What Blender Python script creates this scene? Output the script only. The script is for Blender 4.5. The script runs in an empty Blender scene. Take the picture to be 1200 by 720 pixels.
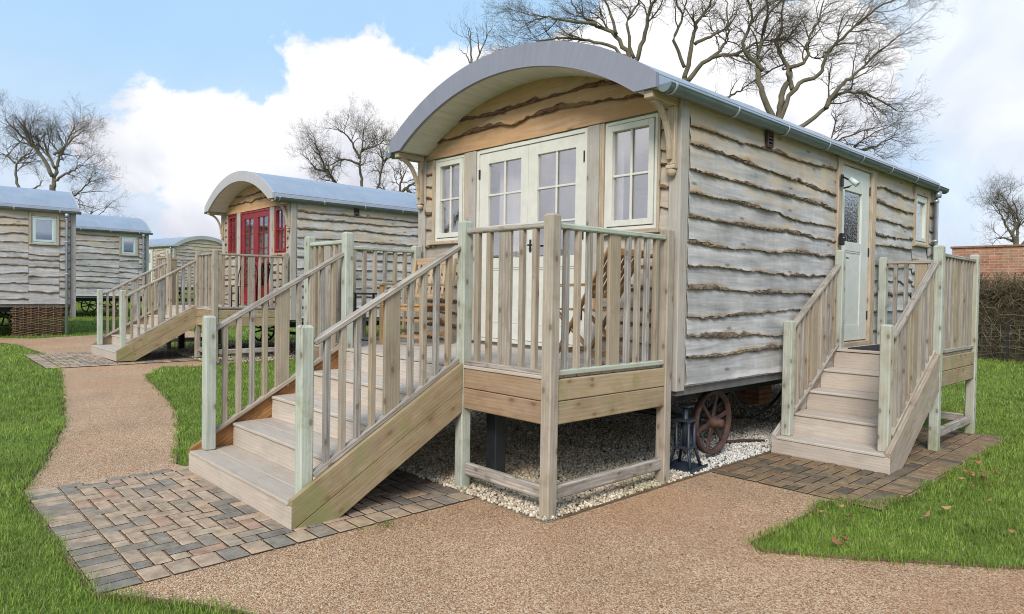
import bpy, math, random
import numpy as np
from mathutils import Vector, Matrix

SC = bpy.context.scene
COL = SC.collection
R = math.radians
rng = np.random.default_rng(7)
random.seed(7)

# ------------------------------------------------------------------ camera
cam_d = bpy.data.cameras.new("camera")
cam_d.sensor_width = 36.0
cam_d.lens = 24.06
cam_d.clip_start = 0.05
cam_d.clip_end = 2000.0
cam = bpy.data.objects.new("camera", cam_d)
COL.objects.link(cam)
CAM = Vector((3.277, -4.995, 1.60))
_yaw, _pit, _rol = 0.81782, -0.02182, 0.01529
_fw = Vector((-math.sin(_yaw) * math.cos(_pit), math.cos(_yaw) * math.cos(_pit), math.sin(_pit)))
_rt = Vector((math.cos(_yaw), math.sin(_yaw), 0.0))
_up = _rt.cross(_fw)
_r2 = _rt * math.cos(_rol) + _up * math.sin(_rol)
_u2 = -_rt * math.sin(_rol) + _up * math.cos(_rol)
cam.matrix_world = Matrix(((_r2.x, _u2.x, -_fw.x, CAM.x), (_r2.y, _u2.y, -_fw.y, CAM.y),
                           (_r2.z, _u2.z, -_fw.z, CAM.z), (0, 0, 0, 1)))
SC.camera = cam

# ------------------------------------------------------------------ node helpers
def nd(nt, kind, ins=None, **attrs):
    n = nt.nodes.new(kind)
    for k, v in attrs.items():
        setattr(n, k, v)
    for k, v in (ins or {}).items():
        s = n.inputs[k]
        if isinstance(v, bpy.types.NodeSocket):
            nt.links.new(v, s)
        else:
            s.default_value = v
    return n

def mth(nt, op, a, b=0.0, c=None, clamp=False):
    ins = {0: a, 1: b}
    if c is not None:
        ins[2] = c
    return nd(nt, 'ShaderNodeMath', ins, operation=op, use_clamp=clamp).outputs[0]

def mapr(nt, v, a, b, c=0.0, d=1.0, smooth=False):
    n = nd(nt, 'ShaderNodeMapRange', {'Value': v, 'From Min': a, 'From Max': b, 'To Min': c, 'To Max': d})
    if smooth:
        n.interpolation_type = 'SMOOTHSTEP'
    return n.outputs[0]

def mixc(nt, f, a, b, mode='MIX'):
    n = nt.nodes.new('ShaderNodeMix')
    n.data_type = 'RGBA'
    n.blend_type = mode
    for i, v in ((0, f), (6, a), (7, b)):
        if isinstance(v, bpy.types.NodeSocket):
            nt.links.new(v, n.inputs[i])
        else:
            n.inputs[i].default_value = v if i == 0 else (tuple(v) + (1.0,))[:4]
    return n.outputs[2]

def ramp(nt, f, stops):
    n = nd(nt, 'ShaderNodeValToRGB', {'Fac': f})
    e = n.color_ramp.elements
    while len(e) < len(stops):
        e.new(0.5)
    for i, (p, c) in enumerate(stops):
        e[i].position = p
        e[i].color = (tuple(c) + (1.0,))[:4]
    return n.outputs[0]

# ------------------------------------------------------------------ sky, sun, exposure
SUN_AZ = (0.60, -1.0)          # the horizontal direction the sun stands in
SUN_EL = R(38)
world = bpy.data.worlds.new("World")
SC.world = world
world.use_nodes = True
wt = world.node_tree
wt.nodes.clear()
sky = nd(wt, 'ShaderNodeTexSky', sky_type='NISHITA', sun_disc=False, sun_elevation=SUN_EL,
         sun_rotation=math.atan2(SUN_AZ[0], SUN_AZ[1]), air_density=1.0, dust_density=1.2, ozone_density=1.4)
tc = nd(wt, 'ShaderNodeTexCoord')
dirv = nd(wt, 'ShaderNodeVectorMath', {0: tc.outputs['Generated']}, operation='NORMALIZE').outputs[0]
wn = nd(wt, 'ShaderNodeTexNoise', {'Vector': dirv, 'Scale': 5.0, 'Detail': 3.0, 'Roughness': 0.5})
wv = nd(wt, 'ShaderNodeVectorMath', {0: wn.outputs['Color'], 1: (0.5, 0.5, 0.5)}, operation='SUBTRACT').outputs[0]
wv = nd(wt, 'ShaderNodeVectorMath', {0: wv, 'Scale': 0.055}, operation='SCALE').outputs[0]
dv = nd(wt, 'ShaderNodeVectorMath', {0: dirv, 1: wv}, operation='ADD').outputs[0]
BLOBS = [((-0.938, 0.250, 0.170), 0.09), ((-0.915, 0.33, 0.165), 0.11), ((-0.870, 0.437, 0.205), 0.105),
         ((-0.833, 0.461, 0.275), 0.10), ((-0.80, 0.53, 0.245), 0.105), ((-0.745, 0.62, 0.235), 0.135),
         ((-0.62, 0.73, 0.22), 0.18), ((-0.50, 0.80, 0.29), 0.20), ((-0.38, 0.87, 0.27), 0.13),
         ((-0.90, 0.41, 0.08), 0.22), ((0.6, -0.6, 0.5), 0.45), ((0.9, 0.3, 0.3), 0.35),
         ((-0.3, -0.8, 0.5), 0.4), ((-0.68, -0.70, 0.22), 0.50)]
cov = None
for c, r in BLOBS:
    d = nd(wt, 'ShaderNodeVectorMath', {0: dv, 1: c}, operation='DISTANCE').outputs['Value']
    r *= 0.88
    v = mth(wt, 'MULTIPLY_ADD', d, -1.0 / r, 1.0)
    v = mth(wt, 'MULTIPLY', v, min(1.0, r / 0.12))
    cov = v if cov is None else mth(wt, 'MAXIMUM', cov, v)
sep = nd(wt, 'ShaderNodeSeparateXYZ', {0: dirv})
elev = sep.outputs[2]
cn = nd(wt, 'ShaderNodeTexNoise', {'Vector': dirv, 'Scale': 12.0, 'Detail': 9.0, 'Roughness': 0.60, 'Distortion': 0.3})
cn2 = nd(wt, 'ShaderNodeTexNoise', {'Vector': dirv, 'Scale': 4.0, 'Detail': 5.0, 'Roughness': 0.55})
cov = mth(wt, 'ADD', cov, mth(wt, 'MULTIPLY', mth(wt, 'SUBTRACT', cn.outputs['Fac'], 0.5), 1.1))
hard = mapr(wt, cov, 0.02, 0.20, smooth=True)
# thin veil: near the horizon and in soft streaks
veil = mapr(wt, elev, 0.33, 0.02, 0.04, 0.95, smooth=True)
rs = nd(wt, 'ShaderNodeVectorMath', {0: dv, 1: (-0.12, 0.96, 0.24)}, operation='DISTANCE').outputs['Value']
veil = mth(wt, 'MAXIMUM', veil, mapr(wt, rs, 0.42, 0.10, 0.0, 0.80, smooth=True))
veil = mth(wt, 'MULTIPLY', veil, mapr(wt, cn2.outputs['Fac'], 0.30, 0.62, 0.45, 1.0, smooth=True))
mask = mth(wt, 'MAXIMUM', hard, veil, clamp=True)
cs = nd(wt, 'ShaderNodeTexNoise', {'Vector': dirv, 'Scale': 7.0, 'Detail': 6.0, 'Roughness': 0.5, 'Distortion': 0.4})
ccol = ramp(wt, mth(wt, 'MULTIPLY_ADD', elev, 0.9, mth(wt, 'MULTIPLY', cs.outputs['Fac'], 0.9)),
            [(0.46, (0.64, 0.66, 0.74)), (0.60, (0.80, 0.81, 0.87)), (0.72, (0.95, 0.95, 0.97)), (0.82, (1.0, 1.0, 1.0))])
skyc = mixc(wt, 0.85, sky.outputs[0], (4.5, 7.1, 9.9))
bg1 = nd(wt, 'ShaderNodeBackground', {'Color': skyc, 'Strength': 0.067})
bg2 = nd(wt, 'ShaderNodeBackground', {'Color': ccol, 'Strength': 0.70})
mx = nd(wt, 'ShaderNodeMixShader', {0: mask, 1: bg1.outputs[0], 2: bg2.outputs[0]})
wo = nd(wt, 'ShaderNodeOutputWorld', {'Surface': mx.outputs[0]})

sun_d = bpy.data.lights.new("sun", 'SUN')
sun_d.energy = 2.1
sun_d.angle = R(22)
sun_d.color = (1.0, 0.93, 0.83)
sun = bpy.data.objects.new("sun", sun_d)
COL.objects.link(sun)
_h = Vector((SUN_AZ[0], SUN_AZ[1], 0)).normalized()
_sd = Vector((_h.x * math.cos(SUN_EL), _h.y * math.cos(SUN_EL), math.sin(SUN_EL)))
sun.rotation_euler = _sd.to_track_quat('Z', 'Y').to_euler()
sun.location = (8, -12, 14)

vs = SC.view_settings
vs.view_transform = 'Standard'
vs.look = 'None'
vs.gamma = 1.0
vs.exposure = 0.70
vs.use_curve_mapping = False
SC.render.engine = 'CYCLES'
SC.cycles.max_bounces = 8
SC.cycles.transparent_max_bounces = 12
SC.cycles.use_denoising = True
SC.cycles.pixel_filter_type = 'BLACKMAN_HARRIS'
SC.cycles.filter_width = 1.05

# ------------------------------------------------------------------ mesh helpers
class MB:
    def __init__(self):
        self.v, self.f, self.m, self.uv, self.s, self.c = [], [], [], [], [], []

    def add(self, verts, faces, mi=0, uvs=None, smooth=False, col=0.5):
        o = len(self.v)
        self.v.extend([tuple(p) for p in verts])
        for i, f in enumerate(faces):
            self.f.append(tuple(a + o for a in f))
            self.m.append(mi if not isinstance(mi, (list, tuple)) else mi[i])
            self.s.append(smooth)
            self.c.append(col)
            if uvs is None:
                for a in f:
                    p = verts[a]
                    self.uv.append((p[0] + p[1], p[2]))
            else:
                self.uv.extend(uvs[i])
        return self

    def build(self, name, mats, parent=None):
        me = bpy.data.meshes.new(name)
        me.from_pydata(self.v, [], self.f)
        if not isinstance(mats, (list, tuple)):
            mats = [mats]
        for m in mats:
            me.materials.append(m)
        me.polygons.foreach_set('material_index', self.m)
        me.polygons.foreach_set('use_smooth', self.s)
        l = me.uv_layers.new(name='UVMap')
        l.data.foreach_set('uv', np.array(self.uv, dtype=np.float32).ravel())
        a = me.attributes.new('var', 'FLOAT', 'FACE')
        a.data.foreach_set('value', np.array(self.c, dtype=np.float32))
        me.update()
        o = bpy.data.objects.new(name, me)
        COL.objects.link(o)
        if parent is not None:
            o.parent = parent
        return o

def V3(p):
    return np.array(p, dtype=float)

def beam(mb, p0, p1, w, h, c=0.004, up=(0, 0, 1), mi=0, ctop=None, col=None):
    """A chamfered timber from p0 to p1, grain (uv u) along it."""
    p0, p1, up = V3(p0), V3(p1), V3(up)
    d = p1 - p0
    L = np.linalg.norm(d)
    d = d / L
    s = np.cross(d, up)
    if np.linalg.norm(s) < 1e-5:
        s = np.cross(d, V3((0, 1, 0)))
    s /= np.linalg.norm(s)
    n = np.cross(s, d)
    a, b = w / 2, h / 2
    c = min(c, a * .45, b * .45)
    oc = [(a, b - c), (a - c, b), (-a + c, b), (-a, b - c), (-a, -b + c), (-a + c, -b), (a - c, -b), (a, -b + c)]
    ct = c if ct_none(ctop) else ctop
    per = [0]
    for i in range(8):
        q, r = oc[i], oc[(i + 1) % 8]
        per.append(per[-1] + math.hypot(q[0] - r[0], q[1] - r[1]))
    rings = [(0, c), (c, 0), (L - ct, 0), (L, ct)]
    U, Vv = random.uniform(0, 60), random.uniform(0, 60)
    vs_ = []
    for t, ins in rings:
        fx, fy = 1 - ins / a, 1 - ins / b
        for q in oc:
            vs_.append(p0 + d * t + s * q[0] * fx + n * q[1] * fy)
    fs, uv = [], []
    for k in range(3):
        for i in range(8):
            j = (i + 1) % 8
            fs.append((k * 8 + i, (k + 1) * 8 + i, (k + 1) * 8 + j, k * 8 + j))
            t0, t1 = rings[k][0] + U, rings[k + 1][0] + U
            uv.append([(t0, per[i] + Vv), (t1, per[i] + Vv), (t1, per[i + 1] + Vv), (t0, per[i + 1] + Vv)])
    fs.append(tuple(range(0, 8)))
    uv.append([(U + q[0] * .15, Vv + q[1]) for q in oc])
    fs.append(tuple(range(31, 23, -1)))
    uv.append([(U + q[0] * .15, Vv + q[1]) for q in oc[::-1]])
    mb.add(vs_, fs, mi, uv, False, random.random() if col is None else col)
    return mb

def ct_none(x):
    return x is None

def box(mb, x0, x1, y0, y1, z0, z1, c=0.004, mi=0, axis=None, ctop=None, col=None):
    dx, dy, dz = x1 - x0, y1 - y0, z1 - z0
    xc, yc, zc = (x0 + x1) / 2, (y0 + y1) / 2, (z0 + z1) / 2
    if axis is None:
        axis = 'XYZ'[int(np.argmax([dx, dy, dz]))]
    if axis == 'X':
        return beam(mb, (x0, yc, zc), (x1, yc, zc), dy, dz, c, (0, 0, 1), mi, ctop, col)
    if axis == 'Y':
        return beam(mb, (xc, y0, zc), (xc, y1, zc), dx, dz, c, (0, 0, 1), mi, ctop, col)
    return beam(mb, (xc, yc, z0), (xc, yc, z1), dx, dy, c, (0, 1, 0), mi, ctop, col)

def tube(mb, pts, rad, n=8, mi=0, caps=True, smooth=True, col=0.5):
    pts = [V3(p) for p in pts]
    if not isinstance(rad, (list, tuple, np.ndarray)):
        rad = [rad] * len(pts)
    vs_, fs, uv = [], [], []
    ref = V3((0, 0, 1))
    L = 0.0
    ls = []
    for i, p in enumerate(pts):
        d = (pts[min(i + 1, len(pts) - 1)] - pts[max(i - 1, 0)])
        d /= (np.linalg.norm(d) + 1e-9)
        s = np.cross(d, ref)
        if np.linalg.norm(s) < 0.1:
            s = np.cross(d, V3((1, 0, 0)))
        s /= np.linalg.norm(s)
        t = np.cross(s, d)
        if i:
            L += np.linalg.norm(p - pts[i - 1])
        ls.append(L)
        for k in range(n):
            a = 2 * math.pi * k / n
            vs_.append(p + (s * math.cos(a) + t * math.sin(a)) * rad[i])
    for i in range(len(pts) - 1):
        for k in range(n):
            j = (k + 1) % n
            fs.append((i * n + k, (i + 1) * n + k, (i + 1) * n + j, i * n + j))
            u0, u1, v0, v1 = ls[i], ls[i + 1], k / n * 6.28 * rad[i], (k + 1) / n * 6.28 * rad[i]
            uv.append([(u0, v0), (u1, v0), (u1, v1), (u0, v1)])
    if caps:
        fs.append(tuple(range(n)))
        uv.append([(0, 0)] * n)
        e = (len(pts) - 1) * n
        fs.append(tuple(range(e + n - 1, e - 1, -1)))
        uv.append([(0, 0)] * n)
    mb.add(vs_, fs, mi, uv, smooth, col)
    return mb

def lathe(mb, origin, axis, prof, n=24, mi=0, smooth=True):
    """prof: list of (t along axis, radius)."""
    o, ax = V3(origin), V3(axis)
    ax = ax / np.linalg.norm(ax)
    s = np.cross(ax, V3((0, 0, 1)))
    if np.linalg.norm(s) < .1:
        s = np.cross(ax, V3((1, 0, 0)))
    s /= np.linalg.norm(s)
    t = np.cross(s, ax)
    vs_, fs = [], []
    for (q, r) in prof:
        for k in range(n):
            a = 2 * math.pi * k / n
            vs_.append(o + ax * q + (s * math.cos(a) + t * math.sin(a)) * max(r, 1e-4))
    for i in range(len(prof) - 1):
        for k in range(n):
            j = (k + 1) % n
            fs.append((i * n + k, (i + 1) * n + k, (i + 1) * n + j, i * n + j))
    mb.add(vs_, fs, mi, None, smooth)
    return mb

def thing(name, label, cat, loc=(0, 0, 0), rz=0.0, group=None):
    o = bpy.data.objects.new(name, None)
    COL.objects.link(o)
    o.location = loc
    o.rotation_euler = (0, 0, rz)
    o.empty_display_size = 0.2
    o['label'], o['category'] = label, cat
    if group:
        o['group'] = group
    return o

def tag(o, label=None, cat=None, group=None, kind=None):
    for k, v in (('label', label), ('category', cat), ('group', group), ('kind', kind)):
        if v:
            o[k] = v
    return o

def vnoise(s, seed, step):
    """smooth 1-D value noise in -1..1"""
    r = np.random.default_rng(seed)
    t = r.uniform(-1, 1, 4096)
    x = np.asarray(s) / step + 700.3
    i = np.floor(x).astype(int)
    f = x - i
    f = f * f * (3 - 2 * f)
    return t[i % 4096] * (1 - f) + t[(i + 1) % 4096] * f

def gz(x):
    """height of the ground: level round the near cabin, rising gently to the left"""
    return 0.01889 * min(max(-x - 4.0, 0.0), 43.0)

# ------------------------------------------------------------------ materials
def new_mat(name):
    m = bpy.data.materials.new(name)
    m.use_nodes = True
    nt = m.node_tree
    nt.nodes.clear()
    b = nd(nt, 'ShaderNodeBsdfPrincipled')
    o = nd(nt, 'ShaderNodeOutputMaterial', {'Surface': b.outputs[0]})
    return m, nt, b

def setc(nt, b, col):
    if isinstance(col, bpy.types.NodeSocket):
        nt.links.new(col, b.inputs['Base Color'])
    else:
        b.inputs['Base Color'].default_value = (tuple(col) + (1,))[:4]

def bump(nt, b, h, strength=0.3, dist=0.005):
    n = nd(nt, 'ShaderNodeBump', {'Height': h, 'Strength': strength, 'Distance': dist})
    nt.links.new(n.outputs[0], b.inputs['Normal'])

def uvmap(nt, sx, sy):
    u = nd(nt, 'ShaderNodeUVMap')
    u.uv_map = 'UVMap'
    return nd(nt, 'ShaderNodeMapping', {'Vector': u.outputs[0], 'Scale': (sx, sy, 1)}).outputs[0]

def objco(nt, s=1.0):
    t = nd(nt, 'ShaderNodeTexCoord')
    return nd(nt, 'ShaderNodeMapping', {'Vector': t.outputs['Object'], 'Scale': (s, s, s)}).outputs[0]

def timber(name, c1, c2, tint=None, tint_amt=0.0, knots=0.55, rough=0.82, stain=(0.10, 0.065, 0.035), algae=0.25, fig=1.0):
    knots = knots * 0.55
    sp_ = lambda lo, hi: (1 - (1 - lo) * fig, 1 + (hi - 1) * fig)
    m, nt, b = new_mat(name)
    n1 = nd(nt, 'ShaderNodeTexNoise', {'Vector': uvmap(nt, 1.0, 16), 'Scale': 1.5, 'Detail': 8.0, 'Roughness': 0.68, 'Distortion': 1.1})
    col = ramp(nt, n1.outputs['Fac'], [(0.28, c1), (0.72, c2)])
    n2 = nd(nt, 'ShaderNodeTexNoise', {'Vector': uvmap(nt, 3.0, 95), 'Scale': 1.0, 'Detail': 5.0, 'Roughness': 0.65})
    fine = mapr(nt, n2.outputs['Fac'], 0.32, 0.68, *sp_(0.70, 1.14))
    n3 = nd(nt, 'ShaderNodeTexNoise', {'Vector': uvmap(nt, 2.2, 7), 'Scale': 1.0, 'Detail': 6.0, 'Roughness': 0.62})
    fine = mth(nt, 'MULTIPLY', fine, mapr(nt, n3.outputs['Fac'], 0.32, 0.68, *sp_(0.74, 1.14)))
    rnd = nd(nt, 'ShaderNodeObjectInfo').outputs['Random']
    fine = mth(nt, 'MULTIPLY', fine, mapr(nt, rnd, 0, 1, 0.88, 1.14))
    wv_ = nd(nt, 'ShaderNodeTexWave', {'Vector': uvmap(nt, 0.55, 5.0), 'Scale': 2.2, 'Distortion': 7.0, 'Detail': 3.0, 'Detail Scale': 0.9, 'Detail Roughness': 0.6}, bands_direction='Y')
    fine = mth(nt, 'MULTIPLY', fine, mapr(nt, wv_.outputs['Fac'], 0.1, 0.9, *sp_(0.80, 1.07)))
    col = mixc(nt, 1.0, col, nd(nt, 'ShaderNodeCombineColor', {0: fine, 1: fine, 2: fine}).outputs[0], 'MULTIPLY')
    st_ = nd(nt, 'ShaderNodeTexNoise', {'Vector': uvmap(nt, 4.0, 8.0), 'Scale': 1.0, 'Detail': 6.0, 'Roughness': 0.6, 'Distortion': 0.6})
    col = mixc(nt, mapr(nt, st_.outputs['Fac'], 0.52, 0.64, 0.0, 0.62 * fig, smooth=True), col, tuple(0.45 * a + 0.55 * s for a, s in zip(c1, stain)))
    warm_ = mth(nt, 'FRACT', mth(nt, 'MULTIPLY', rnd, 7.31))
    col = mixc(nt, mapr(nt, warm_, 0.35, 1.0, 0.0, 0.38 * fig), col, (0.43, 0.31, 0.19), 'MIX')
    if tint is not None:
        g = nd(nt, 'ShaderNodeTexNoise', {'Vector': objco(nt, 4.0), 'Scale': 1.0, 'Detail': 6.0, 'Roughness': 0.6})
        f = mapr(nt, g.outputs['Fac'], 0.30, 0.62, tint_amt * 0.4, tint_amt, smooth=True)
        col = mixc(nt, f, col, tint)
    if algae:
        g2 = nd(nt, 'ShaderNodeTexNoise', {'Vector': objco(nt, 2.3), 'Scale': 1.0, 'Detail': 7.0, 'Roughness': 0.65})
        zz = nd(nt, 'ShaderNodeSeparateXYZ', {0: objco(nt, 1.0)}).outputs[2]
        moss = mth(nt, 'ADD', g2.outputs['Fac'], mapr(nt, zz, 0.0, 0.45, 0.12, 0.0))
        f2 = mapr(nt, moss, 0.54, 0.70, 0.0, algae, smooth=True)
        col = mixc(nt, f2, col, (0.20, 0.22, 0.07))
    vo = nd(nt, 'ShaderNodeTexVoronoi', {'Vector': uvmap(nt, 4.6, 8.5), 'Scale': 1.0}, voronoi_dimensions='2D')
    kn = mapr(nt, vo.outputs['Distance'], 0.07, 0.15, 1.0, 0.0, smooth=True)
    sp = nd(nt, 'ShaderNodeSeparateColor', {0: vo.outputs['Color']})
    kn = mth(nt, 'MULTIPLY', kn, mth(nt, 'GREATER_THAN', sp.outputs[0], 1 - knots))
    ring = mapr(nt, vo.outputs['Distance'], 0.12, 0.40, 0.30, 0.0, smooth=True)
    ring = mth(nt, 'MULTIPLY', ring, mth(nt, 'GREATER_THAN', sp.outputs[0], 1 - knots))
    col = mixc(nt, mth(nt, 'MULTIPLY', kn, 0.72), col, stain)
    col = mixc(nt, ring, col, tuple(0.55 * a + 0.45 * s for a, s in zip(c1, stain)))
    setc(nt, b, col)
    b.inputs['Roughness'].default_value = rough
    b.inputs['Specular IOR Level'].default_value = 0.25
    bump(nt, b, mth(nt, 'ADD', n2.outputs['Fac'], mth(nt, 'MULTIPLY', n1.outputs['Fac'], 0.6)), 0.35, 0.003)
    return m

def plain(name, col, rough=0.5, metal=0.0, var=0.12, scale=9.0, spec=0.4, bmp=0.0, bs=60.0):
    m, nt, b = new_mat(name)
    n = nd(nt, 'ShaderNodeTexNoise', {'Vector': objco(nt, scale), 'Scale': 1.0, 'Detail': 6.0, 'Roughness': 0.6})
    f = mapr(nt, n.outputs['Fac'], 0.3, 0.7, 1 - var, 1 + var)
    c = mixc(nt, 1.0, col, nd(nt, 'ShaderNodeCombineColor', {0: f, 1: f, 2: f}).outputs[0], 'MULTIPLY')
    setc(nt, b, c)
    nt.links.new(mapr(nt, n.outputs['Fac'], 0.3, 0.7, max(rough - .1, .05), min(rough + .1, 1)), b.inputs['Roughness'])
    b.inputs['Metallic'].default_value = metal
    b.inputs['Specular IOR Level'].default_value = spec
    if bmp:
        h = nd(nt, 'ShaderNodeTexNoise', {'Vector': objco(nt, bs), 'Scale': 1.0, 'Detail': 4.0})
        bump(nt, b, h.outputs['Fac'], bmp, 0.004)
    return m

def cladding_mat(name, c1, c2, warm, warm_amt, top_z=3.25):
    """waney-edged boards, weathered silver with yellower wood where the rain has not reached"""
    m, nt, b = new_mat(name)
    n1 = nd(nt, 'ShaderNodeTexNoise', {'Vector': uvmap(nt, 0.9, 9), 'Scale': 1.6, 'Detail': 7.0, 'Roughness': 0.62, 'Distortion': 0.5})
    col = ramp(nt, n1.outputs['Fac'], [(0.28, c1), (0.70, c2)])
    n2 = nd(nt, 'ShaderNodeTexNoise', {'Vector': uvmap(nt, 2.5, 60), 'Scale': 1.0, 'Detail': 5.0, 'Roughness': 0.65})
    n4 = nd(nt, 'ShaderNodeTexNoise', {'Vector': uvmap(nt, 14, 1.5), 'Scale': 1.0, 'Detail': 5.0, 'Roughness': 0.65})
    f = mth(nt, 'MULTIPLY', mapr(nt, n2.outputs['Fac'], 0.3, 0.7, 0.82, 1.10), mapr(nt, n4.outputs['Fac'], 0.32, 0.68, 0.93, 1.05))
    n5 = nd(nt, 'ShaderNodeTexNoise', {'Vector': objco(nt, 1.7), 'Scale': 1.0, 'Detail': 7.0, 'Roughness': 0.65})
    f = mth(nt, 'MULTIPLY', f, mapr(nt, n5.outputs['Fac'], 0.32, 0.68, 0.74, 1.12))
    at = nd(nt, 'ShaderNodeAttribute', attribute_name='var')
    f = mth(nt, 'MULTIPLY', f, mapr(nt, at.outputs['Fac'], 0, 1, 0.88, 1.08))
    col = mixc(nt, 1.0, col, nd(nt, 'ShaderNodeCombineColor', {0: f, 1: f, 2: f}).outputs[0], 'MULTIPLY')
    g = nd(nt, 'ShaderNodeTexNoise', {'Vector': uvmap(nt, 1.6, 5), 'Scale': 1.0, 'Detail': 6.0, 'Roughness': 0.62})
    sp = nd(nt, 'ShaderNodeSeparateXYZ', {0: objco(nt, 1.0)})
    hz = mapr(nt, sp.outputs[2], top_z - 1.3, top_z, 0.0, 0.26)
    w = mapr(nt, mth(nt, 'ADD', g.outputs['Fac'], hz), 0.56, 0.84, 0.0, warm_amt, smooth=True)
    col = mixc(nt, w, col, warm)
    # a few knots
    vo = nd(nt, 'ShaderNodeTexVoronoi', {'Vector': uvmap(nt, 1.6, 5.0), 'Scale': 1.0}, voronoi_dimensions='2D')
    sp2 = nd(nt, 'ShaderNodeSeparateColor', {0: vo.outputs['Color']})
    kn = mth(nt, 'MULTIPLY', mapr(nt, vo.outputs['Distance'], 0.03, 0.11, 0.7, 0.0, smooth=True), mth(nt, 'GREATER_THAN', sp2.outputs[0], 0.72))
    col = mixc(nt, kn, col, (0.12, 0.085, 0.055))
    setc(nt, b, col)
    b.inputs['Roughness'].default_value = 0.8
    b.inputs['Specular IOR Level'].default_value = 0.25
    bump(nt, b, mth(nt, 'ADD', n1.outputs['Fac'], mth(nt, 'MULTIPLY', n2.outputs['Fac'], 0.4)), 0.35, 0.006)
    return m

def bark_mat(name, c1, c2, c3):
    m, nt, b = new_mat(name)
    n1 = nd(nt, 'ShaderNodeTexNoise', {'Vector': uvmap(nt, 9, 30), 'Scale': 1.0, 'Detail': 8.0, 'Roughness': 0.7, 'Distortion': 1.0})
    n2 = nd(nt, 'ShaderNodeTexNoise', {'Vector': uvmap(nt, 1.3, 3), 'Scale': 1.0, 'Detail': 4.0})
    col = ramp(nt, n1.outputs['Fac'], [(0.30, c1), (0.52, c2), (0.75, c3)])
    col = mixc(nt, mapr(nt, n2.outputs['Fac'], 0.54, 0.68, 0.0, 0.6, smooth=True), col, (0.34, 0.23, 0.13))
    setc(nt, b, col)
    b.inputs['Roughness'].default_value = 0.9
    b.inputs['Specular IOR Level'].default_value = 0.15
    bump(nt, b, n1.outputs['Fac'], 0.9, 0.012)
    return m

def glass_mat(name, refl=0.26, tint=(0.93, 0.95, 0.95), ripple=0.0):
    m, nt, b = new_mat(name)
    nt.nodes.remove(b)
    tr = nd(nt, 'ShaderNodeBsdfTransparent', {'Color': tuple(tint) + (1,)})
    gl = nd(nt, 'ShaderNodeBsdfGlossy', {'Color': (1, 1, 1, 1), 'Roughness': 0.015})
    ge = nd(nt, 'ShaderNodeNewGeometry')
    ct = mth(nt, 'ABSOLUTE', nd(nt, 'ShaderNodeVectorMath', {0: ge.outputs['Normal'], 1: ge.outputs['Incoming']}, operation='DOT_PRODUCT').outputs['Value'])
    sch = mth(nt, 'POWER', mth(nt, 'SUBTRACT', 1.0, ct, clamp=True), 5.0)
    if ripple:
        rn = nd(nt, 'ShaderNodeTexNoise', {'Vector': objco(nt, 34), 'Scale': 1.0, 'Detail': 2.0})
        rb = nd(nt, 'ShaderNodeBump', {'Height': rn.outputs['Fac'], 'Strength': ripple, 'Distance': 0.01})
        nt.links.new(rb.outputs[0], gl.inputs['Normal'])
    f = mth(nt, 'MULTIPLY_ADD', sch, 0.9, refl, clamp=True)
    mx_ = nd(nt, 'ShaderNodeMixShader', {0: f, 1: tr.outputs[0], 2: gl.outputs[0]})
    out = [n for n in nt.nodes if n.type == 'OUTPUT_MATERIAL'][0]
    nt.links.new(mx_.outputs[0], out.inputs['Surface'])
    return m

M = {}
M['post_green'] = timber('pale_green_timber', (0.36, 0.36, 0.30), (0.52, 0.53, 0.46), (0.44, 0.485, 0.435), 0.62, 0.8, algae=0.55)
M['post_brown'] = timber('weathered_brown_timber', (0.30, 0.235, 0.175), (0.46, 0.38, 0.30), (0.43, 0.395, 0.345), 0.5, 0.55, algae=0.12)
M['rail_grey'] = timber('weathered_grey_rail', (0.28, 0.245, 0.215), (0.53, 0.48, 0.44), None, 0, 0.45, algae=0.08)
M['rail_green'] = timber('green_rail', (0.36, 0.37, 0.31), (0.53, 0.54, 0.46), (0.46, 0.53, 0.46), 0.6, 0.45, algae=0.25)
M['baluster_brown'] = timber('baluster_brown', (0.26, 0.195, 0.13), (0.41, 0.33, 0.24), (0.37, 0.33, 0.265), 0.5, 0.5, algae=0.2)
M['baluster_grey'] = timber('baluster_grey', (0.28, 0.26, 0.24), (0.43, 0.41, 0.385), None, 0, 0.5, algae=0.10)
M['board'] = timber('deck_board_timber', (0.23, 0.155, 0.08), (0.47, 0.345, 0.21), (0.40, 0.33, 0.225), 0.45, 0.6, stain=(0.17, 0.10, 0.055), algae=0.6)
M['board_red'] = timber('reddish_board_timber', (0.22, 0.12, 0.065), (0.42, 0.275, 0.17), (0.40, 0.31, 0.22), 0.45, 0.6, stain=(0.14, 0.07, 0.04), algae=0.12)
M['board_inner'] = timber('orange_board_timber', (0.30, 0.14, 0.05), (0.43, 0.22, 0.09), None, 0, 0.4, algae=0.1)
M['oak'] = timber('planed_oak', (0.42, 0.31, 0.20), (0.58, 0.47, 0.34), (0.44, 0.40, 0.35), 0.35, 0.25, algae=0.0)
M['oak_grey'] = timber('weathered_oak_post', (0.33, 0.29, 0.25), (0.50, 0.45, 0.39), (0.40, 0.40, 0.40), 0.6, 0.3, algae=0.0)
M['orange_wood'] = timber('oiled_garden_wood', (0.36, 0.20, 0.09), (0.52, 0.33, 0.17), None, 0, 0.1, rough=0.6, algae=0.0)
M['pale_chair'] = timber('pale_garden_wood', (0.42, 0.31, 0.20), (0.56, 0.43, 0.29), None, 0, 0.1, rough=0.65, algae=0.0)
M['silver'] = cladding_mat('silvered_waney_board', (0.31, 0.305, 0.31), (0.60, 0.59, 0.59), (0.50, 0.39, 0.25), 0.72)
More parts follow.
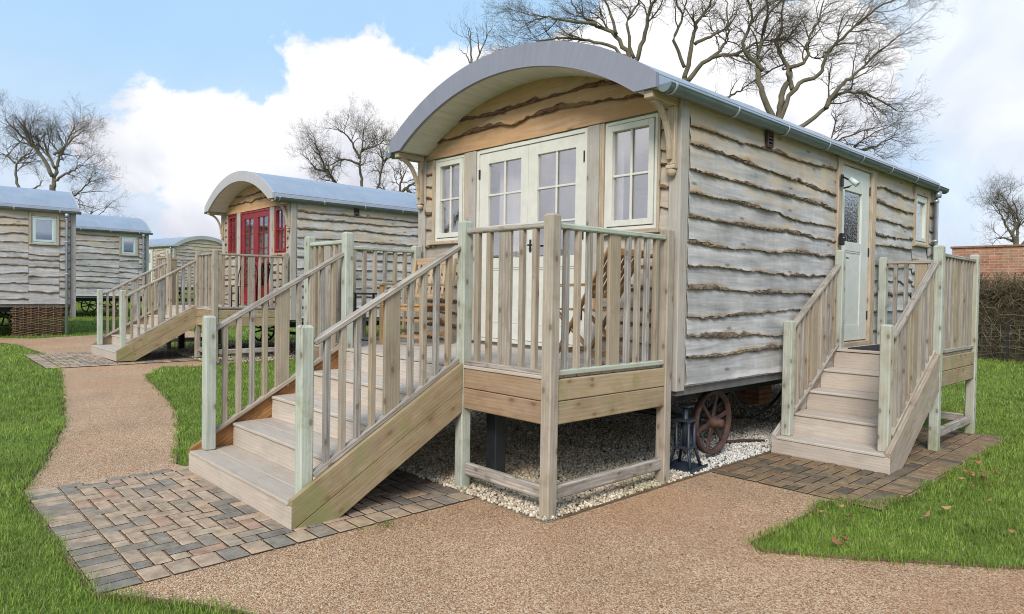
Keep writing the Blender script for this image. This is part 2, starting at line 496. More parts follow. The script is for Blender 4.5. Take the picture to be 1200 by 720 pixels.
M['brown_clad'] = cladding_mat('browned_waney_board', (0.33, 0.29, 0.25), (0.50, 0.44, 0.37), (0.47, 0.36, 0.23), 0.7)
M['gable'] = cladding_mat('warm_gable_board', (0.34, 0.205, 0.115), (0.60, 0.425, 0.275), (0.50, 0.285, 0.14), 0.6)
M['sapwood'] = cladding_mat('tan_sapwood', (0.33, 0.26, 0.19), (0.53, 0.45, 0.35), (0.44, 0.25, 0.11), 0.7)
M['bark'] = bark_mat('bark_edge', (0.06, 0.047, 0.038), (0.185, 0.145, 0.115), (0.36, 0.31, 0.265))
M['bark_red'] = bark_mat('reddish_bark_edge', (0.05, 0.028, 0.02), (0.16, 0.085, 0.055), (0.28, 0.17, 0.12))
M['tread'] = timber('composite_tread', (0.48, 0.42, 0.365), (0.535, 0.475, 0.42), None, 0, 0.0, rough=0.7, algae=0.0, fig=0.35)
M['sage'] = plain('sage_cream_paint', (0.60, 0.595, 0.55), 0.42, var=0.07)
M['mint'] = plain('pale_mint_paint', (0.57, 0.60, 0.57), 0.42, var=0.07)
M['red_paint'] = plain('red_paint', (0.22, 0.014, 0.020), 0.4, var=0.10)
M['blue_grey'] = plain('pale_blue_window_paint', (0.50, 0.60, 0.60), 0.45, var=0.05)
M['soffit'] = plain('painted_soffit', (0.60, 0.60, 0.53), 0.6, var=0.04)
M['black'] = plain('black_steel', (0.018, 0.02, 0.024), 0.45, 0.0, var=0.25)
M['blue_black'] = plain('blue_black_steel', (0.035, 0.045, 0.065), 0.45, 0.3, var=0.25)
M['iron'] = plain('door_ironmongery', (0.02, 0.02, 0.022), 0.4, 0.3)
M['chrome'] = plain('brushed_nickel', (0.6, 0.6, 0.6), 0.25, 1.0)
M['white_room'] = plain('cream_interior', (0.62, 0.58, 0.50), 0.7)
M['curtain'] = plain('white_curtain', (0.80, 0.79, 0.75), 0.8, var=0.03)
M['gutter'] = plain('galvanised_gutter', (0.155, 0.20, 0.22), 0.38, 0.35, var=0.12, scale=3)
M['pipe'] = plain('galvanised_downpipe', (0.40, 0.44, 0.50), 0.38, 0.45, var=0.12, scale=3)
M['mat_rubber'] = plain('charcoal_doormat', (0.03, 0.032, 0.04), 0.9, var=0.3, scale=40, bmp=0.6, bs=220)
M['vent'] = plain('brown_plastic_vent', (0.07, 0.04, 0.035), 0.5)
M['dark'] = plain('dark_underside', (0.05, 0.045, 0.04), 0.9)
M['glass'] = glass_mat('window_glass', 0.32, (0.92, 0.91, 0.93), 0.012)
M['glass_dark'] = glass_mat('obscured_door_glass', 0.40, (0.30, 0.33, 0.31), 0.35)

def roof_metal(name, col, rough=0.32, metal=0.25):
    m, nt, b = new_mat(name)
    n = nd(nt, 'ShaderNodeTexNoise', {'Vector': objco(nt, 1.6), 'Scale': 1.0, 'Detail': 8.0, 'Roughness': 0.6})
    s = nd(nt, 'ShaderNodeTexNoise', {'Vector': uvmap(nt, 22, 1.2), 'Scale': 1.0, 'Detail': 5.0, 'Roughness': 0.6})
    f = mth(nt, 'MULTIPLY', mapr(nt, n.outputs['Fac'], 0.3, 0.7, 0.90, 1.08), mapr(nt, s.outputs['Fac'], 0.3, 0.7, 0.93, 1.06))
    c = mixc(nt, 1.0, col, nd(nt, 'ShaderNodeCombineColor', {0: f, 1: f, 2: f}).outputs[0], 'MULTIPLY')
    pale = mapr(nt, s.outputs['Fac'], 0.66, 0.72, 0.0, 0.35, smooth=True)
    c = mixc(nt, pale, c, (0.55, 0.56, 0.60))
    setc(nt, b, c)
    b.inputs['Metallic'].default_value = metal
    nt.links.new(mapr(nt, n.outputs['Fac'], 0.3, 0.7, rough - 0.08, rough + 0.14), b.inputs['Roughness'])
    u_ = nd(nt, 'ShaderNodeUVMap'); u_.uv_map = 'UVMap'
    s_ = nd(nt, 'ShaderNodeSeparateXYZ', {0: u_.outputs[0]})
    rib = mth(nt, 'PINGPONG', s_.outputs[1], 0.21)
    rib = mapr(nt, rib, 0.0, 0.012, 1.0, 0.0, smooth=True)
    bump(nt, b, mth(nt, 'ADD', mth(nt, 'MULTIPLY', n.outputs['Fac'], .5), rib), 0.35 if metal > .5 else 0.06, 0.012)
    return m

M['roof'] = roof_metal('lead_grey_roof_sheet', (0.47, 0.485, 0.54), 0.30, 0.65)
M['fascia'] = roof_metal('lead_grey_fascia', (0.25, 0.26, 0.325), 0.5)
M['fascia_pale'] = roof_metal('pale_fascia', (0.46, 0.45, 0.47), 0.5)

def rust_mat():
    m, nt, b = new_mat('rusty_iron')
    n = nd(nt, 'ShaderNodeTexNoise', {'Vector': objco(nt, 14), 'Scale': 1.0, 'Detail': 8.0, 'Roughness': 0.7})
    setc(nt, b, ramp(nt, n.outputs['Fac'], [(0.3, (0.03, 0.02, 0.018)), (0.55, (0.07, 0.036, 0.028)), (0.76, (0.19, 0.065, 0.035))]))
    b.inputs['Roughness'].default_value = 0.75
    bump(nt, b, n.outputs['Fac'], 0.4, 0.004)
    return m
M['rust'] = rust_mat()
# ------------------------------------------------------------------ cladding
def cladding(mb, P, s0, s1, edges, ztop, seed, ds=0.03, bark=1.0, clip=None, last_plain=True, base=0.0):
    """Overlapping waney-edged boards. edges: functions z(s), top to bottom, of each board's lower edge."""
    n = max(2, int(round((s1 - s0) / ds)) + 1)
    S = np.linspace(s0, s1, n)
    up = np.full(n, ztop) if not callable(ztop) else ztop(S)
    for k, ef in enumerate(edges):
        e = ef(S)
        sd = seed * 131 + k * 17
        plainb = last_plain and k == len(edges) - 1
        bh = 0.019 + 0.027 * vnoise(S, sd, 0.60) + 0.014 * vnoise(S, sd + 1, 0.10) + 0.006 * vnoise(S, sd + 9, 0.04)
        bh = np.clip(bh, 0.007, 0.075) * bark
        if plainb:
            bh = np.full(n, 0.004)
        top = up + (0.06 if k else 0.0)
        hgt = np.maximum(top - e - bh, 0.01)
        lump = 0.008 * vnoise(S, sd + 2, 0.13) + 0.007 * vnoise(S, sd + 3, 0.045)
        wav = 0.006 * vnoise(S, sd + 4, 0.5)
        rows = []  # (z, off, mat below)
        rows.append((top, np.full(n, 0.004) if k else np.full(n, 0.012)))
        for q, o in ((0.25, 0.013), (0.5, 0.021), (0.75, 0.028)):
            rows.append((top - hgt * q, o + wav * (0.5 + q) + 0.003 * vnoise(S, sd + 5 + int(q * 8), 0.2)))
        sw = np.clip(0.010 + 0.014 * vnoise(S, sd + 11, 0.22), 0.0015, .03) * (0 if plainb else 1) + .001
        rows.append((e + bh + sw, 0.0305 + wav))
        rows.append((e + bh, 0.033 + wav))
        nb = len(rows)
        jit = lambda i: 0.0065 * np.random.default_rng(sd + 40 + i).uniform(-1, 1, n)
        if not plainb:
            rows.append((e + bh * 0.82 + jit(1), 0.038 + lump + jit(2)))
            rows.append((e + bh * 0.50 + jit(3), 0.041 + lump + jit(4)))
            rows.append((e + bh * 0.18 + jit(5), 0.037 + lump + jit(6)))
        rows.append((e + 0.0, 0.029 + 0.5 * lump))
        rows.append((e + 0.012, np.full(n, 0.0)))
        verts = []
        for z, o in rows:
            z = np.asarray(z) + 0 * S
            if clip is not None:
                z = np.minimum(z, clip(S))
            o = np.asarray(o) + 0 * S
            for i in range(n):
                verts.append(P(S[i], o[i] + base, z[i]))
        tone = random.random()
        U, Vv = random.uniform(0, 50), random.uniform(0, 50)
        for part in (0, 1):
          faces, mi, uvs = [], [], []
          for r in (range(0, nb - 1) if part == 0 else range(nb - 1, len(rows) - 1)):
            for i in range(n - 1):
                a, b_, c, d = r * n + i, r * n + i + 1, (r + 1) * n + i + 1, (r + 1) * n + i
                if clip is not None and abs(verts[a][2] - verts[d][2]) < 1e-6 and abs(verts[b_][2] - verts[c][2]) < 1e-6:
                    continue
                faces.append((a, d, c, b_))
                mi.append(1 if (r >= nb - 1 and not plainb) else (2 if r == nb - 2 and not plainb else 0))
                q = lambda x: (S[x % n] + U, verts[x][2] + Vv)
                uvs.append([q(a), q(d), q(c), q(b_)])
          mb.add(verts, faces, mi, uvs, part == 0, tone)
        up = e
    return mb

def wavy(za, zb, sa, sb, seed, amp=1.0):
    def f(S):
        t = (S - sa) / (sb - sa)
        return za + (zb - za) * t + amp * (0.026 * vnoise(S, seed, 0.85) + 0.008 * vnoise(S, seed + 1, 0.30) + 0.022 * np.maximum(vnoise(S, seed + 3, 0.20) - .5, 0) * np.sign(vnoise(S, seed + 4, .5)) * 1.8 + 0.003 * vnoise(S, seed + 2, 0.05))
    return f

def rand_edges(z0, z1, sa, sb, seed, step=0.20):
    r = np.random.default_rng(seed)
    out, z, k = [], z1, 0
    while True:
        z -= step * r.uniform(0.82, 1.2)
        if z < z0 + 0.12:
            break
        out.append(wavy(z + r.uniform(-.025, .025), z + r.uniform(-.025, .025), sa, sb, seed * 31 + k * 5))
        k += 1
    out.append(wavy(z0, z0, sa, sb, seed * 31 + 99, 0.12))
    return out

def wall_cells(mb, P, s0, s1, z0, z1, holes, t0, t1):
    """a wall slab between offsets t0..t1 with rectangular openings"""
    ss = sorted(set([s0, s1] + [h[0] for h in holes] + [h[1] for h in holes]))
    zs = sorted(set([z0, z1] + [h[2] for h in holes] + [h[3] for h in holes]))
    inside = lambda a, b: any(h[0] <= a <= h[1] and h[2] <= b <= h[3] for h in holes) or not (s0 < a < s1 and z0 < b < z1)
    for i in range(len(ss) - 1):
        for j in range(len(zs) - 1):
            a, b, c, d = ss[i], ss[i + 1], zs[j], zs[j + 1]
            sm, zm = (a + b) / 2, (c + d) / 2
            if inside(sm, zm):
                continue
            for t in (t0, t1):
                mb.add([P(a, t, c), P(b, t, c), P(b, t, d), P(a, t, d)], [(0, 1, 2, 3)])
            for (qs, qz, e) in ((a - 1e-3, zm, [(a, c), (a, d)]), (b + 1e-3, zm, [(b, c), (b, d)]),
                                (sm, c - 1e-3, [(a, c), (b, c)]), (sm, d + 1e-3, [(a, d), (b, d)])):
                if inside(qs, qz):
                    (u0, w0), (u1, w1) = e
                    mb.add([P(u0, t0, w0), P(u1, t0, w1), P(u1, t1, w1), P(u0, t1, w0)], [(0, 1, 2, 3)])
    return mb

def hbar(mb, P, n, s0, s1, z0, z1, o0, o1, c=0.003, mi=0):
    zc, oc = (z0 + z1) / 2, (o0 + o1) / 2
    a, b = P(s0, oc, zc), P(s1, oc, zc)
    return beam(mb, a, b, o1 - o0, z1 - z0, c, (0, 0, 1), mi)

def vbar(mb, P, n, s0, s1, z0, z1, o0, o1, c=0.003, mi=0):
    sc, oc = (s0 + s1) / 2, (o0 + o1) / 2
    return beam(mb, P(sc, oc, z0), P(sc, oc, z1), s1 - s0, o1 - o0, c, n, mi)

def frame_rect(mb, P, n, s0, s1, z0, z1, fw, o0, o1, fb=None):
    fb = fb or fw
    vbar(mb, P, n, s0, s0 + fw, z0, z1, o0, o1)
    vbar(mb, P, n, s1 - fw, s1, z0, z1, o0, o1)
    hbar(mb, P, n, s0 + fw, s1 - fw, z1 - fw, z1, o0, o1)
    hbar(mb, P, n, s0 + fw, s1 - fw, z0, z0 + fb, o0, o1)

def slab(mb, P, s0, s1, z0, z1, o0, o1, mi=0):
    v = [P(a, b, c) for b in (o0, o1) for c in (z0, z1) for a in (s0, s1)]
    mb.add(v, [(0, 1, 3, 2), (4, 6, 7, 5), (0, 2, 6, 4), (1, 5, 7, 3), (0, 4, 5, 1), (2, 3, 7, 6)], mi)

def window(root, P, n, s0, s1, z0, z1, cols, rows, paint, glass, sill=None, off=0.0):
    mb = MB()
    frame_rect(mb, P, n, s0, s1, z0, z1, 0.032, off - 0.05, off + 0.024)
    frame_rect(mb, P, n, s0 + 0.038, s1 - 0.038, z0 + 0.038, z1 - 0.038, 0.055, off - 0.04, off + 0.034)
    w = mb.build('window', paint, root)
    a0, a1, b0, b1 = s0 + .093, s1 - .093, z0 + .093, z1 - .093
    g = MB()
    slab(g, P, a0 - .005, a1 + .005, b0 - .005, b1 + .005, off - 0.012, off - 0.004)
    g.build('pane', glass, w)
    if cols * rows > 1:
        m = MB()
        for i in range(1, cols):
            x = a0 + (a1 - a0) * i / cols
            vbar(m, P, n, x - .011, x + .011, b0, b1, off - 0.003, off + 0.016, .004)
        for j in range(1, rows):
            z = b0 + (b1 - b0) * j / rows
            for i in range(cols):
                x0, x1 = a0 + (a1 - a0) * i / cols, a0 + (a1 - a0) * (i + 1) / cols
                hbar(m, P, n, x0 + (.011 if i else 0), x1 - (.011 if i < cols - 1 else 0), z - .011, z + .011, off - 0.003, off + 0.014, .004)
        m.build('glazing_bars', paint, w)
    if sill is not None:
        q = MB()
        hbar(q, P, n, s0 - .05, s1 + .05, z0 - .045, z0 - .004, off - 0.02, off + 0.075, .006)
        q.build('sill', sill, w)
    return w

def door_leaf(root, P, n, s0, s1, z0, z1, paint, glass, pane, rows=3, cols=2, hinge_side=1, handle=True, off=0.0, name='door'):
    """pane: (s0, s1, z0, z1) of the glazing"""
    a0, a1, b0, b1 = pane
    mb = MB()
    vbar(mb, P, n, s0, a0, z0, z1, off - 0.03, off + 0.018)
    vbar(mb, P, n, a1, s1, z0, z1, off - 0.03, off + 0.018)
    hbar(mb, P, n, a0, a1, b1, z1, off - 0.03, off + 0.018)
    hbar(mb, P, n, a0, a1, b0 - .11, b0, off - 0.03, off + 0.018)
    hbar(mb, P, n, a0, a1, z0, z0 + .17, off - 0.03, off + 0.018)
    slab(mb, P, a0, a1, z0 + .17, b0 - .11, off - 0.02, off + 0.006)
    hbar(mb, P, n, a0 + .002, a1 - .002, z0 + .172, z0 + .19, off + 0.006, off + 0.013)
    hbar(mb, P, n, a0 + .002, a1 - .002, b0 - .13, b0 - .112, off + 0.006, off + 0.013)
    d = mb.build(name, paint, root)
    g = MB()
    slab(g, P, a0 - .004, a1 + .004, b0 - .004, b1 + .004, off - 0.014, off - 0.006)
    g.build('pane', glass, d)
    if rows * cols > 1:
        m = MB()
        for i in range(1, cols):
            x = a0 + (a1 - a0) * i / cols
            vbar(m, P, n, x - .011, x + .011, b0, b1, off - 0.005, off + 0.012, .004)
        for j in range(1, rows):
            z = b0 + (b1 - b0) * j / rows
            for i in range(cols):
                x0, x1 = a0 + (a1 - a0) * i / cols, a0 + (a1 - a0) * (i + 1) / cols
                hbar(m, P, n, x0 + (.011 if i else 0), x1 - (.011 if i < cols - 1 else 0), z - .011, z + .011, off - 0.005, off + 0.010, .004)
        m.build('glazing_bars', paint, d)
    hx = s1 if hinge_side > 0 else s0
    for z in (z0 + .25, (z0 + z1) / 2, z1 - .28):
        h = MB()
        vbar(h, P, n, hx - .013, hx + .013, z, z + .11, off + 0.017, off + 0.030, .004)
        h.build('hinge', M['iron'], d)
    if handle:
        hs = s0 + .05 if hinge_side > 0 else s1 - .05
        sg = 1 if hinge_side > 0 else -1
        h = MB()
        vbar(h, P, n, hs - .014, hs + .014, z0 + .93, z0 + 1.06, off + 0.018, off + 0.026)
        tube(h, [P(hs, off + .02, z0 + 1.0), P(hs, off + .06, z0 + 1.0), P(hs + sg * .03, off + .068, z0 + 1.0), P(hs + sg * .12, off + .066, z0 + .995)], .009, 8)
        h.build('handle', M['iron'], d)
    return d

# ------------------------------------------------------------------ the cabins
XR, XL, LEN, ZB, ZT = 0.03, -3.73, 6.90, 0.80, 3.23
XC, HW, APEX, ZE, YF = -1.85, 1.925, 4.00, 3.37, -0.45
RAD = (HW * HW + (APEX - ZE) ** 2) / (2 * (APEX - ZE))
ZCEN = APEX - RAD
RIN = RAD - 0.215
def arc_z(x, r):
    return ZCEN + np.sqrt(np.maximum(r * r - (np.asarray(x) - XC) ** 2, 0))

A_EDGES = [(3.04, 3.05), (2.90, 2.79), (2.67, 2.60), (2.46, 2.40), (2.26, 2.24), (2.05, 2.05), (1.85, 1.83), (1.63, 1.64),
           (1.40, 1.48), (1.22, 1.19), (1.05, 1.04), (0.82, 0.81)]

def make_wheel(root, x, y, r, s):
    """spoked iron wheel, axle along x; s = +1 faces +x"""
    mb = MB()
    prof = [(-.034, r - .016), (-.034, r), (.034, r), (.034, r - .016), (.012, r - .022), (.012, r - .042), (-.012, r - .042), (-.012, r - .022), (-.034, r - .016)]
    lathe(mb, (x, y, r + .06), (1, 0, 0), prof, 48)
    w = mb.build('wheel', M['rust'], root)
    hb = MB()
    lathe(hb, (x, y, r + .06), (s, 0, 0), [(-.05, .0), (-.05, .055), (.04, .06), (.05, .045), (.11, .04), (.12, .025), (.12, 0)], 20)
    hb.build('hub', M['rust'], w)
    for k in range(6):
        a = k * math.pi / 3 + .25
        sp = MB()
        c, q = math.cos(a), math.sin(a)
        beam(sp, (x, y + c * .05, r + .06 + q * .05), (x, y + c * (r - .035), r + .06 + q * (r - .035)), .020, .042, .006, (0, -q, c))
        sp.build('spoke', M['rust'], w)

def make_cabin(name, label, loc, rz, front_paint, ds, seed, group, side_glass='glass', fine=True, front=True, rear_plain=False, shell='silver'):
    root = thing(name, label, 'cabin', loc, rz, group)
    PRt = lambda s, o, z: (XR + o, s, z)
    PLf = lambda s, o, z: (XL - o, s, z)
    PFr = lambda s, o, z: (s, -o, z)
    PRr = lambda s, o, z: (s, LEN + o, z)
    nR, nL, nF, nB = (1, 0, 0), (-1, 0, 0), (0, -1, 0), (0, 1, 0)
    fh = [(-3.42, -2.86, 2.20, 3.19), (-2.64, -1.0, 1.05, 3.19), (-.79, -.20, 2.18, 3.19)]
    sh = [(3.29, 4.22, 1.06, 3.17), (5.95, 6.50, 2.40, 3.10)]
    inner = MB()
    wall_cells(inner, PRt, 0.0, LEN, ZB, ZT, sh, -0.10, -0.004)
    wall_cells(inner, PLf, 0.0, LEN, ZB, ZT, [], -0.10, -0.004)
    wall_cells(inner, PFr, XL + .1, XR - .1, ZB, ZT, fh, -0.10, -0.004)
    wall_cells(inner, PRr, XL + .1, XR - .1, ZB, ZT, [], -0.10, -0.004)
    for yy, yo in ((0.09, 0.004), (LEN - .09, LEN - .004)):
        xs = np.linspace(XC - 1.70, XC + 1.70, 30)
        zs = np.minimum(arc_z(xs, RIN) + .01, 9)
        for yv in (yy, yo):
            v = [(x, yv, ZT) for x in xs] + [(x, yv, max(z, ZT + .01)) for x, z in zip(xs, zs)]
            inner.add(v, [(i, i + 1, 31 + i, 30 + i) for i in range(29)])
    slab(inner, lambda s, o, z: (s, o, z), XL + .1, XR - .1, .93, 1.04, .1, LEN - .1)
    inner.build('inner_wall', M['white_room'], root)
    # cladding, one part per wall
    clad, bark = M[shell], M['bark']
    mb = MB()
    if fine:
        e1 = [wavy(a, b, .08, 3.1, seed * 77 + 5 * i, 0.8 if i < 11 else 0.15) for i, (a, b) in enumerate(A_EDGES)]
    else:
        e1 = rand_edges(0.81, 3.22, .1, 3.14, seed)
    cladding(mb, PRt, .085, 3.155, e1, 3.26, seed + 1, ds)
    cladding(mb, PRt, 4.375, 5.885, rand_edges(0.81, 3.22, 4.3, 5.9, seed + 3), 3.26, seed + 2, ds)
    cladding(mb, PRt, 5.885, 6.565, rand_edges(0.81, 2.33, 5.9, 6.6, seed + 4), 2.34, seed + 3, ds)
    cladding(mb, PRt, 6.567, 6.81, rand_edges(0.81, 3.22, 6.6, 6.8, seed + 5), 3.26, seed + 4, ds)
    mb.build('side_wall', [clad, bark, M['sapwood']], root)
    mb = MB()
    cladding(mb, PLf, 0.09, LEN - .09, rand_edges(0.81, 3.22, 0, 7, seed + 8), 3.26, seed + 6, max(ds, .06))
    mb.build('side_wall', [clad, bark, M['sapwood']], root)
    fclad = M['brown_clad']
    for (a, b, z0, z1) in ((-3.60, -3.475, 2.13, 3.19), (-.165, -.075, 2.13, 3.19)):
        mb = MB()
        cladding(mb, PFr, a, b, rand_edges(z0, z1, a, b, seed + 11 + int(a * 10) % 7, .17), z1 + .005, seed + 7, ds, last_plain=False)
        mb.build('front_wall', [fclad, M['bark_red'], M['sapwood']], root)
    for (a, b) in ((-3.60, -2.825), (-.835, -.075)):
        mb = MB()
        cladding(mb, PFr, a, b, rand_edges(0.81, 2.13, a, b, seed + 14 + int(a * 10) % 7, .17), 2.135, seed + 8, ds)
        mb.build('front_wall', [fclad, M['bark_red'], M['sapwood']], root)
    mb = MB()
    upx, upz = [-3.5, -2.93, -2.34, -1.81, -1.45, -1.03, -.64, -.3], [3.60, 3.575, 3.535, 3.555, 3.56, 3.56, 3.53, 3.50]
    lox, loz = [-3.5, -3.35, -2.77, -2.23, -2.05, -1.81, -1.33, -1.11, -.8, -.64, -.37, 0], [3.38, 3.385, 3.395, 3.41, 3.37, 3.415, 3.42, 3.40, 3.40, 3.37, 3.35, 3.34]
    fu = lambda S: np.interp(S, upx, upz) + .006 * vnoise(S, seed + 70, .06)
    fl = lambda S: np.interp(S, lox, loz) + .006 * vnoise(S, seed + 71, .06)
    fb = lambda S: np.full(len(S), 3.195) + .002 * vnoise(S, seed + 72, .3)
    clipf = lambda S: np.maximum(arc_z(S, RIN), 3.20)
    cladding(mb, PFr, -3.70, 0.0, [fu, fl, fb], 3.84, seed + 20, min(ds, .025), bark=1.35, clip=clipf, base=0.012)
    mb.build('gable', [M['gable'], M['bark_red'], M['sapwood']], root)
    mb = MB()
    cladding(mb, PRr, XL + .1, XR - .1, rand_edges(0.81, 3.75, XL, XR, seed + 23), 3.8, seed + 24, max(ds, .05), clip=lambda S: np.maximum(arc_z(S, RIN), .9))
    mb.build('rear_wall', [clad, bark, M['sapwood']], root)
    # corner posts, oak trims
    for (x0, x1, y0, y1) in ((-.07, XR + .02, -.045, .08), (XL - .02, -3.605, -.045, .08), (-.07, XR + .02, LEN - .08, LEN + .045), (XL - .02, -3.6, LEN - .08, LEN + .045)):
        q = MB()
        box(q, x0, x1, y0, y1, (ZB - .36 if y0 > 1 and not fine else ZB - .03), 3.265, .006, axis='Z')
        q.build('corner_post', M['oak_grey'], root)
    for (a, b) in ((-2.82, -2.645), (-.995, -.845)):
        q = MB()
        vbar(q, PFr, nF, a, b, 1.04, 3.188, -0.06, 0.05, .008)
        q.build('door_post', M['oak_grey'], root)
    for (a, b, z0) in ((-3.472, -3.422, 2.13), (-2.858, -2.822, 2.13), (-.843, -.793, 2.13), (-.197, -.168, 2.13)):
        q = MB()
        vbar(q, PFr, nF, a, b, z0, 3.188, -0.05, 0.04, .004)
        q.build('window_casing', M['oak'], root)
    q = MB()
    vbar(q, PRt, nR, 3.16, 3.285, ZB + .02, 3.24, -0.05, 0.055, .006)
    vbar(q, PRt, nR, 4.225, 4.37, ZB + .02, 3.24, -0.05, 0.055, .006)
    hbar(q, PRt, nR, 3.285, 4.225, 3.172, 3.24, -0.05, 0.05, .004)
    hbar(q, PRt, nR, 3.285, 4.225, ZB + .02, 1.055, -0.05, 0.05, .004)
    q.build('door_frame', M['oak'], root)
    q = MB()
    vbar(q, PRt, nR, 5.89, 5.945, 2.345, 3.24, -0.05, 0.05, .005)
    vbar(q, PRt, nR, 6.505, 6.56, 2.345, 3.24, -0.05, 0.05, .005)
    hbar(q, PRt, nR, 5.945, 6.505, 3.105, 3.24, -0.05, 0.046, .004)
    q.build('window_casing', M['oak'], root)
    # glazing
    fp = M[front_paint]
    sp_ = M['mint'] if front_paint == 'sage' else M['blue_grey']
    window(root, PFr, nF, -3.42, -2.86, 2.20, 3.185, 2, 2, fp, M['glass'], M['oak'])
    window(root, PFr, nF, -.79, -.20, 2.18, 3.185, 2, 2, fp, M['glass'], M['oak'])
    window(root, PRt, nR, 5.95, 6.50, 2.40, 3.10, 1, 1, sp_, M['glass'], M['oak'])
    q = MB()
    vbar(q, PFr, nF, -2.64, -2.602, 1.05, 3.188, -0.05, 0.03)
    vbar(q, PFr, nF, -1.038, -1.0, 1.05, 3.188, -0.05, 0.03)
    hbar(q, PFr, nF, -2.602, -1.038, 3.145, 3.188, -0.05, 0.03)
    hbar(q, PFr, nF, -2.602, -1.038, 1.05, 1.085, -0.05, 0.05)
    q.build('front_door_frame', fp, root)
    door_leaf(root, PFr, nF, -2.599, -1.823, 1.09, 3.142, fp, M['glass'], (-2.455, -1.93, 1.97, 3.02), hinge_side=-1, handle=False, name='front_door')
    door_leaf(root, PFr, nF, -1.819, -1.041, 1.09, 3.142, fp, M['glass'], (-1.685, -1.16, 1.97, 3.02), hinge_side=1, handle=True, name='front_door')
    door_leaf(root, PRt, nR, 3.29, 4.22, 1.07, 3.168, sp_, M[side_glass], (3.44, 3.98, 2.27, 2.88), 1, 1, hinge_side=1, name='side_door')
    # curtains behind the front glazing
    for (a, b, z0, z1) in ((-2.46, -2.08, 1.1, 3.1), (-1.24, -1.04, 1.1, 3.1), (-.93, -.72, 2.15, 3.15), (-3.55, -3.36, 2.15, 3.15)):
        q = MB()
        xs = np.linspace(a, b, 40)
        ys = .17 + .02 * np.sin(xs * 110) + .01 * np.sin(xs * 37)
        v = [(x, y, z) for z in (z0, z1) for x, y in zip(xs, ys)] + [(x, y + .006, z) for z in (z0, z1) for x, y in zip(xs, ys)]
        f = [(i, i + 1, 41 + i, 40 + i) for i in range(39)] + [(80 + i, 120 + i, 121 + i, 81 + i) for i in range(39)]
        q.add(v, f, 0, None, True)
        q.build('curtain', M['curtain'], root)
    # roof sheet, soffit, fascia
    xs = XC + HW * np.sin(np.linspace(-1, 1, 49) * math.pi / 2) * 1.0
    xs = np.linspace(XC - HW, XC + HW, 49)
    zo = arc_z(xs, RAD)
    mb = MB()
    ys = np.linspace(YF, LEN + .12, 16)
    v, uv = [], []
    al = np.concatenate([[0], np.cumsum(np.hypot(np.diff(xs), np.diff(zo)))])
    for y in ys:
        for x, z in zip(xs, zo):
            v.append((x, y, z))
    f, u = [], []
    for j in range(15):
        for i in range(48):
            f.append((j * 49 + i, j * 49 + i + 1, (j + 1) * 49 + i + 1, (j + 1) * 49 + i))
            u.append([(ys[j], al[i]), (ys[j], al[i + 1]), (ys[j + 1], al[i + 1]), (ys[j + 1], al[i])])
    mb.add(v, f, 0, u, True)
    for sx in (XC - HW, XC + HW):      # drip edge
        mb.add([(sx, YF + .03, ZE), (sx, LEN + .08, ZE), (sx, LEN + .08, ZE - .09), (sx, YF + .03, ZE - .09)], [(0, 1, 2, 3)])
    for yj in (1.7, 3.4, 5.1):         # lapped joints of the sheet
        pts = [(x, yj, z + .004) for x, z in zip(xs[::2], arc_z(xs[::2], RAD))]
        tube(mb, pts, .006, 5, 0, False)
    mb.build('roof', M['roof'], root)
    mb = MB()
    xi = np.linspace(XC - 1.708, XC + 1.708, 49)
    zi = arc_z(xi, RIN)
    f, u, v = [], [], []
    ys = [YF + .03, -.02, .1, 3, LEN + .09]
    for y in ys:
        for x, z in zip(xi, zi):
            v.append((x, y, z))
    ai = np.concatenate([[0], np.cumsum(np.hypot(np.diff(xi), np.diff(zi)))])
    for j in range(len(ys) - 1):
        for i in range(48):
            f.append((j * 49 + i, (j + 1) * 49 + i, (j + 1) * 49 + i + 1, j * 49 + i + 1))
            u.append([(ai[i], ys[j]), (ai[i], ys[j + 1]), (ai[i + 1], ys[j + 1]), (ai[i + 1], ys[j])])
    mb.add(v, f, 0, u, True)
    for sg in (-1, 1):
        a, b = XC + sg * 1.708, XC + sg * 1.915
        mb.add([(a, YF + .03, 3.262), (b, YF + .03, 3.262), (b, LEN + .09, 3.262), (a, LEN + .09, 3.262)], [(0, 1, 2, 3)])
    mb.build('soffit', M['soffit_b'], root)
    for (ya, yb) in ((YF - .012, YF + .028), (LEN + .085, LEN + .125)):
        mb = MB()
        ring = [(x, z + .006) for x, z in zip(xs, zo)]
        low = [(XC - HW, 3.258)] + [(x, z) for x, z in zip(np.linspace(XC - 1.708, XC + 1.708, 47), arc_z(np.linspace(XC - 1.708, XC + 1.708, 47), RIN))] + [(XC + HW, 3.258)]
        v, f, u = [], [], []
        for y in (ya, yb):
            for (x, z) in ring + low:
                v.append((x, y, z))
        n = 49
        for i in range(n - 1):
            f.append((i, n + i, n + i + 1, i + 1)); u.append([(al[i], 0.25), (al[i], 0), (al[i + 1], 0), (al[i + 1], .25)])
            f.append((2 * n + i, 2 * n + i + 1, 3 * n + i + 1, 3 * n + i)); u.append([(0, 0)] * 4)
            f.append((i, i + 1, 2 * n + i + 1, 2 * n + i)); u.append([(al[i], .25), (al[i + 1], .25), (al[i + 1], .3), (al[i], .3)])
            f.append((n + i, 3 * n + i, 3 * n + i + 1, n + i + 1)); u.append([(0, 0)] * 4)
        f.append((0, 2 * n, 3 * n, n)); u.append([(0, 0)] * 4)
        f.append((n - 1, 2 * n - 1, 4 * n - 1, 3 * n - 1)); u.append([(0, 0)] * 4)
        mb.add(v, f, 0, u, False)
        mb.build('roof_fascia', M['fascia'] if front_paint == 'sage' else M['fascia_pale'], root)
